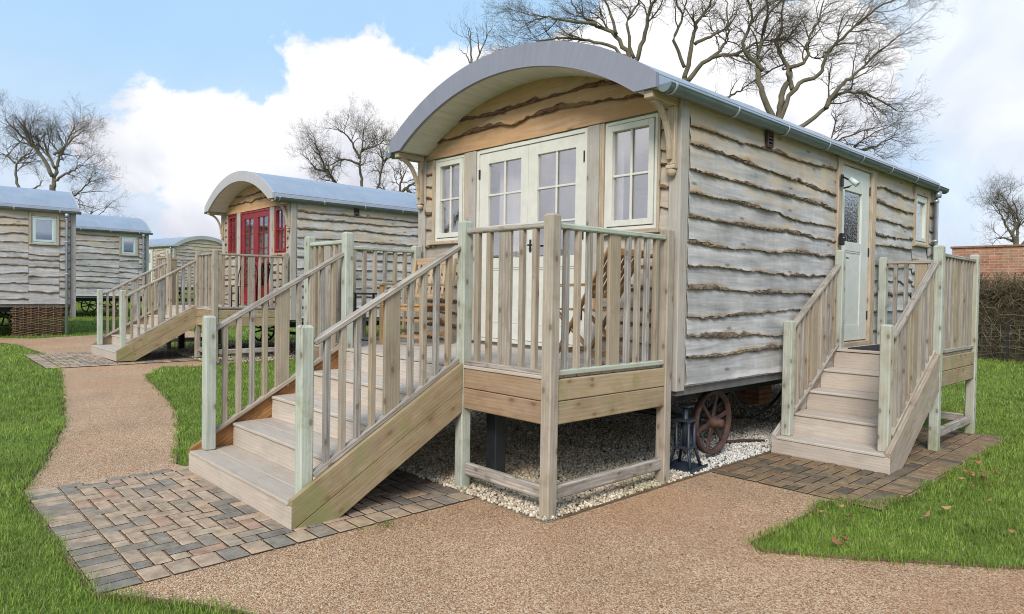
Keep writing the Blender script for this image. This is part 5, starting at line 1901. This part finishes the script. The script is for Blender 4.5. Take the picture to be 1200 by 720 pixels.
q = MB()
x = -2.66
while x < 14:
    box(q, x, x + .445, -.15, .15, 3.08, 3.14, .008, axis='X')
    x += .45
q.build('coping', plain('wall_coping', (0.23, 0.13, 0.09), .9, var=.3), t)

def hedge(name, label, x0, x1, y0, y1, h, n, seed):
    g = np.random.default_rng(seed)
    root = thing(name, label, 'hedge', ((x0 + x1) / 2, (y0 + y1) / 2, 0))
    cx, cy = (x0 + x1) / 2, (y0 + y1) / 2
    # core of dead stems, then many thin twigs
    q = MB()
    nx, nz = 60, 12
    v, f = [], []
    for i in range(nx + 1):
        for j in range(nz + 1):
            a = math.pi * j / nz
            x = x0 + (x1 - x0) * i / nx
            yy = math.cos(a) * (y1 - y0) * .34 * (1 + g.uniform(-.25, .25))
            zz = max(0, math.sin(a)) ** .5 * h * .80 * (1 + g.uniform(-.12, .12))
            v.append((x - cx + g.uniform(-.05, .05), yy, zz))
    for i in range(nx):
        for j in range(nz):
            f.append((i * (nz + 1) + j, (i + 1) * (nz + 1) + j, (i + 1) * (nz + 1) + j + 1, i * (nz + 1) + j + 1))
    q.add(v, f)
    q.build('inner_stems', plain('hedge_core', (0.045, 0.038, 0.022), 1.0, var=.6, scale=9, bmp=1.0, bs=14), root)
    # twigs: vectorised crossed thin triangular prisms
    P0 = np.stack([g.uniform(x0 - cx, x1 - cx, n), g.uniform(y0 - cy, y1 - cy, n) * .85, h * g.uniform(0, .92, n) ** .8], 1)
    d = g.normal(0, 1, (n, 3)) * np.array([.55, .4, .55]) + np.array([0, 0, .45])
    d[:, 1] -= .25
    L = g.uniform(.25, .8, n)
    d = d / np.linalg.norm(d, axis=1)[:, None]
    P1 = P0 + d * (L * .55)[:, None]
    d2 = d + g.normal(0, .45, (n, 3))
    d2 /= np.linalg.norm(d2, axis=1)[:, None]
    P2 = P1 + d2 * (L * .5)[:, None]
    for Pq in (P0, P1, P2):
        Pq[:, 2] = np.clip(Pq[:, 2], .01, h * 1.06)
    rad = g.uniform(.005, .013, n)[:, None]
    s = np.cross(d, g.normal(0, 1, (n, 3)))
    s /= np.linalg.norm(s, axis=1)[:, None]
    t_ = np.cross(d, s)
    V = []
    for Pq, k in ((P0, 1), (P1, .8), (P2, .3)):
        for a in (0, 2.094, 4.189):
            V.append(Pq + (s * math.cos(a) + t_ * math.sin(a)) * rad * k)
    V = np.stack(V, 1)
    base = [(0, 3, 4), (0, 4, 1), (1, 4, 5), (1, 5, 2), (2, 5, 3), (2, 3, 0), (3, 6, 7), (3, 7, 4), (4, 7, 8), (4, 8, 5), (5, 8, 6), (5, 6, 3)]
    F = (np.array(base)[None] + (np.arange(n) * 9)[:, None, None]).reshape(-1, 3)
    m, nt, b = new_mat('hedge_twig')
    at = nd(nt, 'ShaderNodeAttribute', attribute_name='var')
    setc(nt, b, ramp(nt, at.outputs['Fac'], [(0, (0.06, 0.045, 0.025)), (.4, (0.13, 0.10, 0.06)), (.75, (0.22, 0.165, 0.105)), (.9, (0.12, 0.14, 0.05)), (1, (0.34, 0.26, 0.17))]))
    b.inputs['Roughness'].default_value = .85
    o = big_mesh('twigs', V.reshape(-1, 3), F, np.repeat(g.uniform(0, 1, n), 12), m)
    o.parent = root
    return root
hedge('bare_hedge', "tangled bare brown hedge in front of the red brick wall", -9, 13, 16.5, 17.9, 2.2, 26000, 14)

t = thing('wire_fence', "low wire mesh fence along the foot of the bare hedge", 'fence', (0, 16.2, 0))
M['wire'] = plain('galvanised_wire', (.22, .22, .21), .5, .6)
for k in range(9):
    q = MB()
    box(q, -8.6 + k * 2.6 - .02, -8.6 + k * 2.6 + .02, -.02, .02, 0, 1.0, .004, axis='Z')
    q.build('post', M['black'], t)
q = MB()
for z in (.08, .24, .40, .56, .74, .95):
    tube(q, [(-8.6, -.034, z), (12.2, -.034, z)], .0035, 4)
for k in range(104):
    tube(q, [(-8.55 + k * .2, -.0405, .08), (-8.55 + k * .2, -.0405, .95)], .003, 4)
q.build('mesh', M['wire'], t)
hedge('tall_hedge', "taller bare hedge on the far right of the lawn, mirrored in the side door glass", 3.2, 13, 13.6, 15.2, 4.3, 14000, 15)
# ------------------------------------------------------------------ bare trees
def bark_tree(name, c1, c2):
    m, nt, b = new_mat(name)
    n = nd(nt, 'ShaderNodeTexNoise', {'Vector': objco(nt, 2.5), 'Scale': 1.0, 'Detail': 8.0, 'Roughness': .7})
    setc(nt, b, ramp(nt, n.outputs['Fac'], [(.3, c1), (.7, c2)]))
    b.inputs['Roughness'].default_value = .9
    b.inputs['Specular IOR Level'].default_value = .15
    bump(nt, b, n.outputs['Fac'], .6, .05)
    return m
M['tree'] = bark_tree('winter_bark', (0.085, 0.074, 0.052), (0.175, 0.152, 0.11))
M['twig'] = bark_tree('winter_twigs', (0.08, 0.064, 0.047), (0.14, 0.115, 0.086))

def twigs_mesh(segs, mat, name, parent):
    """segs: list of (points (k,3), radii) with the same k; three-sided tubes, vectorised"""
    by = {}
    for p, rr in segs:
        by.setdefault(len(p), []).append((p, rr))
    VV, FF, off = [], [], 0
    for k, lst in by.items():
        P_ = np.array([a for a, _ in lst])
        Rr = np.array([b for _, b in lst])
        n = len(P_)
        d = P_[:, -1] - P_[:, 0]
        d /= (np.linalg.norm(d, axis=1)[:, None] + 1e-9)
        s = np.cross(d, np.array([.31, .53, .79]))
        s /= (np.linalg.norm(s, axis=1)[:, None] + 1e-9)
        t = np.cross(s, d)
        V = np.zeros((n, k, 3, 3))
        for a in range(3):
            c, q = math.cos(2.0944 * a), math.sin(2.0944 * a)
            V[:, :, a] = P_ + (s * c + t * q)[:, None, :] * Rr[:, :, None]
        idx = np.arange(n * k * 3).reshape(n, k, 3) + off
        for i in range(k - 1):
            for a in range(3):
                b_ = (a + 1) % 3
                FF.append(np.stack([idx[:, i, a], idx[:, i + 1, a], idx[:, i + 1, b_], idx[:, i, b_]], 1))
        VV.append(V.reshape(-1, 3))
        off += n * k * 3
    V, F = np.concatenate(VV), np.concatenate(FF)
    o = big_mesh(name, V, F, np.full(len(F), .5), mat, True, 4)
    o.parent = parent
    return o

def tree(name, label, limbs, r0, seed, scale=1.0, dens=1.0, levels=4, wind=(0, 0, 0.12), group='bare trees round the huts', jit=1.0, drop=0.0):
    limbs = [[(p[0], p[1], p[2] - drop) for p in l] for l in limbs]
    g = np.random.default_rng(seed)
    base = V3(limbs[0][0])
    org = V3((base[0], base[1], gz(base[0])))
    root = thing(name, label, 'tree', tuple(org), 0, group)
    tm = MB()
    segs = []
    wind = V3(wind)
    depth = V3((math.sin(_yaw) * -1, math.cos(_yaw), 0))
    def walk(p, d, L, r, k, curl):
        pts, dd = [p.copy()], d.copy()
        for i in range(k - 1):
            dd = dd + g.normal(0, curl, 3) + wind * .6
            dd /= np.linalg.norm(dd)
            pts.append(pts[-1] + dd * L / (k - 1))
        return np.array(pts)
    def grow(pts, rr, level):
        if level > levels:
            return
        seg = np.linalg.norm(np.diff(pts, axis=0), axis=1)
        cum = np.concatenate([[0], np.cumsum(seg)])
        L = cum[-1]
        step = {1: .40, 2: .24, 3: .16, 4: .12}[level] * scale / dens
        n = max(2, int(L / step))
        for i in range(n):
            t = g.uniform(.22 if level == 1 else .12, 1.0)
            if i == 0:
                t = 1.0
            s = t * L
            j = min(int(np.searchsorted(cum, s)) - 1, len(seg) - 1)
            j = max(j, 0)
            f = (s - cum[j]) / max(seg[j], 1e-6)
            p = pts[j] * (1 - f) + pts[j + 1] * f
            d = (pts[j + 1] - pts[j]) / max(seg[j], 1e-6)
            r = rr[j] * (1 - f) + rr[j + 1] * f
            per = g.normal(0, 1, 3)
            per -= d * per.dot(d)
            per /= np.linalg.norm(per) + 1e-9
            ang = g.uniform(.45, 1.15) if i else g.uniform(0, .4)
            nd_ = d * math.cos(ang) + per * math.sin(ang) + wind
            nd_ /= np.linalg.norm(nd_)
            LL = {1: 1.9, 2: 1.05, 3: .62, 4: .36}[level] * scale * g.uniform(.5, 1.25) * (1.15 - .4 * t)
            r1 = min(r * .62, {1: .05, 2: .024, 3: .012, 4: .006}[level] * scale)
            k = {1: 7, 2: 6, 3: 5, 4: 4}[level]
            q = walk(p, nd_, LL, r1, k, {1: .22, 2: .26, 3: .28, 4: .25}[level])
            qr = np.linspace(r1, max(r1 * .35, .0034 * scale), k)
            segs.append((q, qr))
            grow(q, qr, level + 1)
    for li, lim in enumerate(limbs):
        pts = [V3(p) for p in lim]
        if li == 0:
            pts = [V3((base[0], base[1], org[2] - .05))] + pts
        else:      # the limbs spread in depth as well
            dz = g.uniform(-1, 1) * 1.6 * jit * scale
            n = len(pts)
            pts = [p + depth * dz * (i / (n - 1)) ** 1.3 for i, p in enumerate(pts)]
        pts = [V3(p) for p in smooth([tuple(p) for p in pts], 5)]
        pts = [p + (g.normal(0, .035, 3) * scale if 0 < i < len(pts) - 1 and li else 0) for i, p in enumerate(pts)]
        n = len(pts)
        ra, rb = (r0, r0 * .72) if li == 0 else (r0 * (.58 if li < 3 else .42), r0 * .10)
        rr = np.linspace(ra, rb, n)
        if li == 0:
            rr[0] *= 1.35
        tube(tm, [p - org for p in pts], list(rr), 9, 0)
        if li:
            a = max(0, int(n * .18))
            grow(np.array(pts[a:]) - org, rr[a:], 1)
    tm.build('trunk', M['tree'], root)
    o = twigs_mesh(segs, M['twig'], 'crown', root)
    print(name, len(segs))
    return root

TREES = {'T2': [[(-9.4, 20.9, 2.2), (-9.4, 21.0, 5.5), (-9.4, 21.0, 8.2)], [(-9.4, 21.0, 8.2), (-9.7, 20.6, 9.2), (-9.9, 20.4, 10.2), (-9.9, 20.4, 11.2), (-9.8, 20.5, 11.8), (-9.7, 20.6, 12.8), (-9.7, 20.7, 14.5)], [(-9.4, 21.0, 8.4), (-9.2, 21.1, 9.5), (-9.0, 21.4, 10.4), (-9.1, 21.3, 10.9), (-9.3, 21.1, 11.7), (-9.1, 21.3, 12.5), (-9.0, 21.4, 13.7)], [(-9.4, 21.0, 8.2), (-9.0, 21.4, 9.7), (-8.4, 22.0, 10.2), (-8.2, 22.3, 11.1), (-7.7, 22.7, 11.7), (-7.2, 23.3, 12.4), (-6.4, 24.2, 13.1)], [(-9.3, 21.1, 7.7), (-8.2, 22.3, 8.9), (-7.7, 22.8, 9.6), (-6.9, 23.6, 9.7), (-6.0, 24.6, 9.1)], [(-8.1, 22.4, 9.0), (-7.7, 22.8, 9.9), (-7.3, 23.2, 10.4), (-6.4, 24.1, 11.6)], [(-9.3, 21.1, 7.5), (-8.2, 22.2, 7.7), (-7.3, 23.2, 7.5), (-6.9, 23.7, 7.5), (-6.1, 24.5, 8.0)], [(-9.0, 21.4, 9.7), (-9.1, 21.3, 10.5), (-8.6, 21.8, 10.9), (-8.5, 21.9, 11.7), (-8.2, 22.2, 12.5), (-8.0, 22.5, 13.5)], [(-9.8, 20.5, 10.4), (-10.4, 19.9, 11.2), (-10.3, 20.0, 12.2), (-10.6, 19.7, 13.1)]], 'T1': [[(-13.6, 20.8, 2.2), (-13.6, 20.9, 7.0), (-13.6, 20.9, 11.0)], [(-13.6, 20.9, 11.0), (-13.4, 21.1, 12.6), (-13.3, 21.2, 13.3), (-12.9, 21.6, 14.2), (-12.7, 21.8, 15.5)], [(-13.5, 21.0, 10.9), (-12.9, 21.6, 11.8), (-12.1, 22.4, 12.0), (-11.6, 23.0, 12.4), (-11.1, 23.5, 12.6)], [(-13.6, 20.9, 11.5), (-13.9, 20.5, 12.6), (-13.7, 20.7, 13.5), (-14.0, 20.5, 14.4), (-14.2, 20.2, 15.3)], [(-13.3, 21.2, 12.5), (-12.7, 21.9, 13.0), (-12.2, 22.4, 13.5), (-11.9, 22.7, 14.3)], [(-13.6, 20.9, 10.4), (-12.5, 22.1, 10.2), (-11.9, 22.7, 10.6), (-11.5, 23.1, 11.0)], [(-12.9, 21.6, 11.8), (-12.4, 22.2, 12.6), (-12.4, 22.2, 13.3), (-12.5, 22.0, 14.2)]], 'T0': [[(-14.2, 18.8, 2.1), (-14.4, 18.6, 7.5), (-14.5, 18.5, 11.1)], [(-14.5, 18.5, 11.1), (-14.2, 18.8, 12.5), (-14.1, 18.8, 13.4), (-13.8, 19.2, 14.1), (-13.5, 19.5, 15.0)], [(-14.6, 18.4, 11.3), (-15.0, 17.9, 12.5), (-15.6, 17.3, 13.0), (-16.1, 16.8, 13.7), (-16.4, 16.4, 14.6)], [(-14.6, 18.3, 11.5), (-15.4, 17.5, 12.2), (-16.3, 16.5, 12.5), (-17.1, 15.6, 12.5), (-18.0, 14.7, 12.3)], [(-14.5, 18.5, 11.5), (-14.7, 18.2, 12.9), (-14.4, 18.6, 13.9), (-14.5, 18.5, 15.0)], [(-15.0, 17.9, 12.5), (-15.2, 17.7, 13.4), (-15.5, 17.4, 14.3)], [(-15.6, 17.3, 12.9), (-16.3, 16.5, 13.1), (-17.0, 15.7, 13.4), (-17.6, 15.1, 13.2)]], 'TL': [[(-53.8, 4.3, 2.5), (-53.8, 4.3, 7.8), (-53.8, 4.3, 9.9)], [(-53.8, 4.3, 9.6), (-53.7, 4.4, 11.1), (-53.7, 4.4, 12.0), (-53.5, 4.6, 13.2), (-53.3, 4.8, 14.5)], [(-53.8, 4.3, 10.5), (-54.5, 3.6, 12.3), (-55.3, 2.7, 13.4), (-55.8, 2.1, 14.3)], [(-53.7, 4.4, 11.1), (-54.3, 3.8, 12.6), (-54.4, 3.6, 13.7)], [(-53.7, 4.4, 12.0), (-53.4, 4.8, 12.6), (-53.0, 5.1, 13.3), (-52.7, 5.4, 13.9)], [(-53.7, 4.4, 9.3), (-53.0, 5.1, 8.9), (-52.2, 6.0, 9.3), (-51.3, 6.9, 10.3)], [(-53.5, 4.6, 8.1), (-52.6, 5.5, 7.8), (-51.7, 6.5, 7.7), (-51.1, 7.2, 6.7)], [(-53.7, 4.4, 10.2), (-53.0, 5.1, 10.8), (-52.6, 5.6, 11.4)]], 'TLb': [[(-60.0, 3.5, 2.5), (-60.1, 3.4, 9.1)], [(-60.1, 3.4, 9.1), (-60.5, 3.0, 10.9), (-60.5, 3.0, 12.2), (-59.9, 3.6, 13.1), (-59.6, 4.0, 14.1)], [(-60.3, 3.2, 9.9), (-59.7, 3.9, 10.2), (-59.6, 4.0, 10.9)], [(-60.5, 3.0, 12.0), (-61.0, 2.4, 12.5), (-61.5, 1.9, 13.4)]], 'TM': [[(-36.1, 18.8, 2.7), (-36.2, 18.7, 8.4)], [(-36.2, 18.7, 8.4), (-36.4, 18.5, 10.0), (-36.5, 18.4, 11.4), (-36.4, 18.5, 12.5), (-36.3, 18.6, 13.6)], [(-36.5, 18.4, 2.8), (-37.0, 17.8, 8.6), (-37.5, 17.3, 9.9), (-37.9, 16.9, 10.8), (-38.3, 16.5, 12.1), (-38.4, 16.4, 12.7)], [(-36.1, 18.8, 8.7), (-35.6, 19.4, 10.0), (-35.4, 19.6, 11.4), (-35.5, 19.4, 12.5)], [(-36.5, 18.4, 11.6), (-36.8, 18.0, 12.7), (-37.3, 17.5, 13.3)], [(-36.5, 18.4, 11.2), (-37.1, 17.7, 11.5), (-37.7, 17.1, 10.9)], [(-37.9, 16.9, 10.8), (-38.4, 16.4, 10.8), (-38.6, 16.1, 11.3)], [(-35.4, 19.6, 11.4), (-34.9, 20.0, 12.2), (-34.6, 20.3, 12.8)], [(-36.4, 18.5, 12.2), (-35.8, 19.1, 12.4), (-35.4, 19.5, 12.9)]], 'TMb': [[(-39.4, 22.6, 2.9), (-39.2, 22.8, 9.0)], [(-39.2, 22.8, 9.0), (-38.6, 23.4, 10.0), (-38.0, 24.1, 10.6), (-37.4, 24.8, 11.3)], [(-39.2, 22.8, 9.0), (-39.6, 22.4, 9.7), (-39.8, 22.2, 10.3)], [(-38.9, 23.1, 9.6), (-38.8, 23.2, 10.6), (-38.5, 23.5, 11.6)], [(-38.6, 23.4, 10.0), (-38.0, 24.1, 9.4), (-37.5, 24.6, 9.0)]], 'TR': [[(-10.3, 68.3, 3.2), (-10.3, 68.2, 6.4)], [(-10.3, 68.2, 6.4), (-10.7, 67.8, 8.0), (-11.1, 67.4, 8.8), (-11.6, 66.8, 9.9), (-12.1, 66.4, 10.8)], [(-10.4, 68.1, 6.9), (-10.2, 68.4, 8.3), (-10.0, 68.6, 9.9), (-10.1, 68.4, 11.3)], [(-10.7, 67.9, 7.9), (-10.4, 68.2, 9.5), (-10.8, 67.7, 11.0), (-11.1, 67.4, 11.8)], [(-10.3, 68.2, 6.6), (-9.7, 68.9, 7.8), (-9.0, 69.7, 8.8)], [(-10.6, 68.0, 7.5), (-11.4, 67.1, 7.8), (-12.2, 66.2, 7.6)]], 'TS': [[(-15.2, 10.4, 2.0), (-15.3, 10.3, 7.3), (-15.3, 10.3, 9.7)], [(-15.3, 10.3, 9.7), (-15.3, 10.2, 10.6), (-15.4, 10.2, 10.9)], [(-15.3, 10.3, 9.1), (-15.1, 10.5, 9.9), (-14.9, 10.7, 10.6), (-14.8, 10.8, 10.9)], [(-15.3, 10.3, 9.5), (-15.4, 10.1, 9.8), (-15.6, 10.0, 10.0)], [(-15.1, 10.5, 9.9), (-15.1, 10.4, 10.4), (-15.2, 10.4, 10.7)]]}

tree('bare_tree', "big spreading bare tree above the gutter of the nearest hut", TREES['T2'], 0.23, 1, 0.85, 1.1, wind=(.10, .10, .05))
tree('bare_tree', "bare tree with upright stems behind the right end of the canopy", TREES['T1'], 0.19, 2, 0.85, 1, wind=(.05, .05, .05))
tree('bare_tree', "dense twiggy bare tree behind the top of the canopy", TREES['T0'], 0.18, 3, 0.9, 1.1, wind=(-.12, -.10, .05))
tree('bare_tree', "bare tree with drooping right branches behind the left hand hut", TREES['TL'], 0.25, 4, 1.05, 1.12, wind=(0, 0, .05), drop=1.3)
tree('bare_tree', "thinner bare tree at the left edge beside the drooping tree", TREES['TLb'], 0.2, 5, 1, 1, wind=(0, 0, .1), drop=1.2)
tree('bare_tree', "bare tree with three upright stems behind the roof of the red doored hut", TREES['TM'], 0.21, 6, 0.88, 1.1, wind=(0, 0, .1), drop=1.4)
tree('bare_tree', "low leaning bare tree partly hidden by the left end of the canopy", TREES['TMb'], 0.24, 7, 0.88, 1.1, wind=(.05, .05, .05), drop=1)
tree('bare_tree', "round headed bare tree beyond the brick wall", TREES['TR'], 0.27, 8, 1.15, 1.1, wind=(0, 0, .08), drop=0.8)
tree('young_tree', "thin upright sapling showing just above the left of the canopy", TREES['TS'], .06, 9, .5, .6, levels=3, wind=(0, 0, .3), jit=.4)

tree('bare_tree', "bare tree out on the left lawn, mirrored in the left window of the nearest hut", [[(-24.0, -15.5, 2.0), (-24.0, -15.5, 4.5)], [(-24, -15.5, 4.4), (-24.4, -15.9, 6), (-24.1, -15.2, 8), (-24.6, -15.6, 10)], [(-24, -15.5, 4.2), (-23.0, -16.3, 5.6), (-22.4, -16.8, 7.2), (-22.0, -17.4, 8.6)], [(-24, -15.5, 4.0), (-25, -14.6, 5.4), (-25.8, -14.0, 7.0), (-26.2, -13.2, 8.3)]], .26, 19, 1.0, .8)
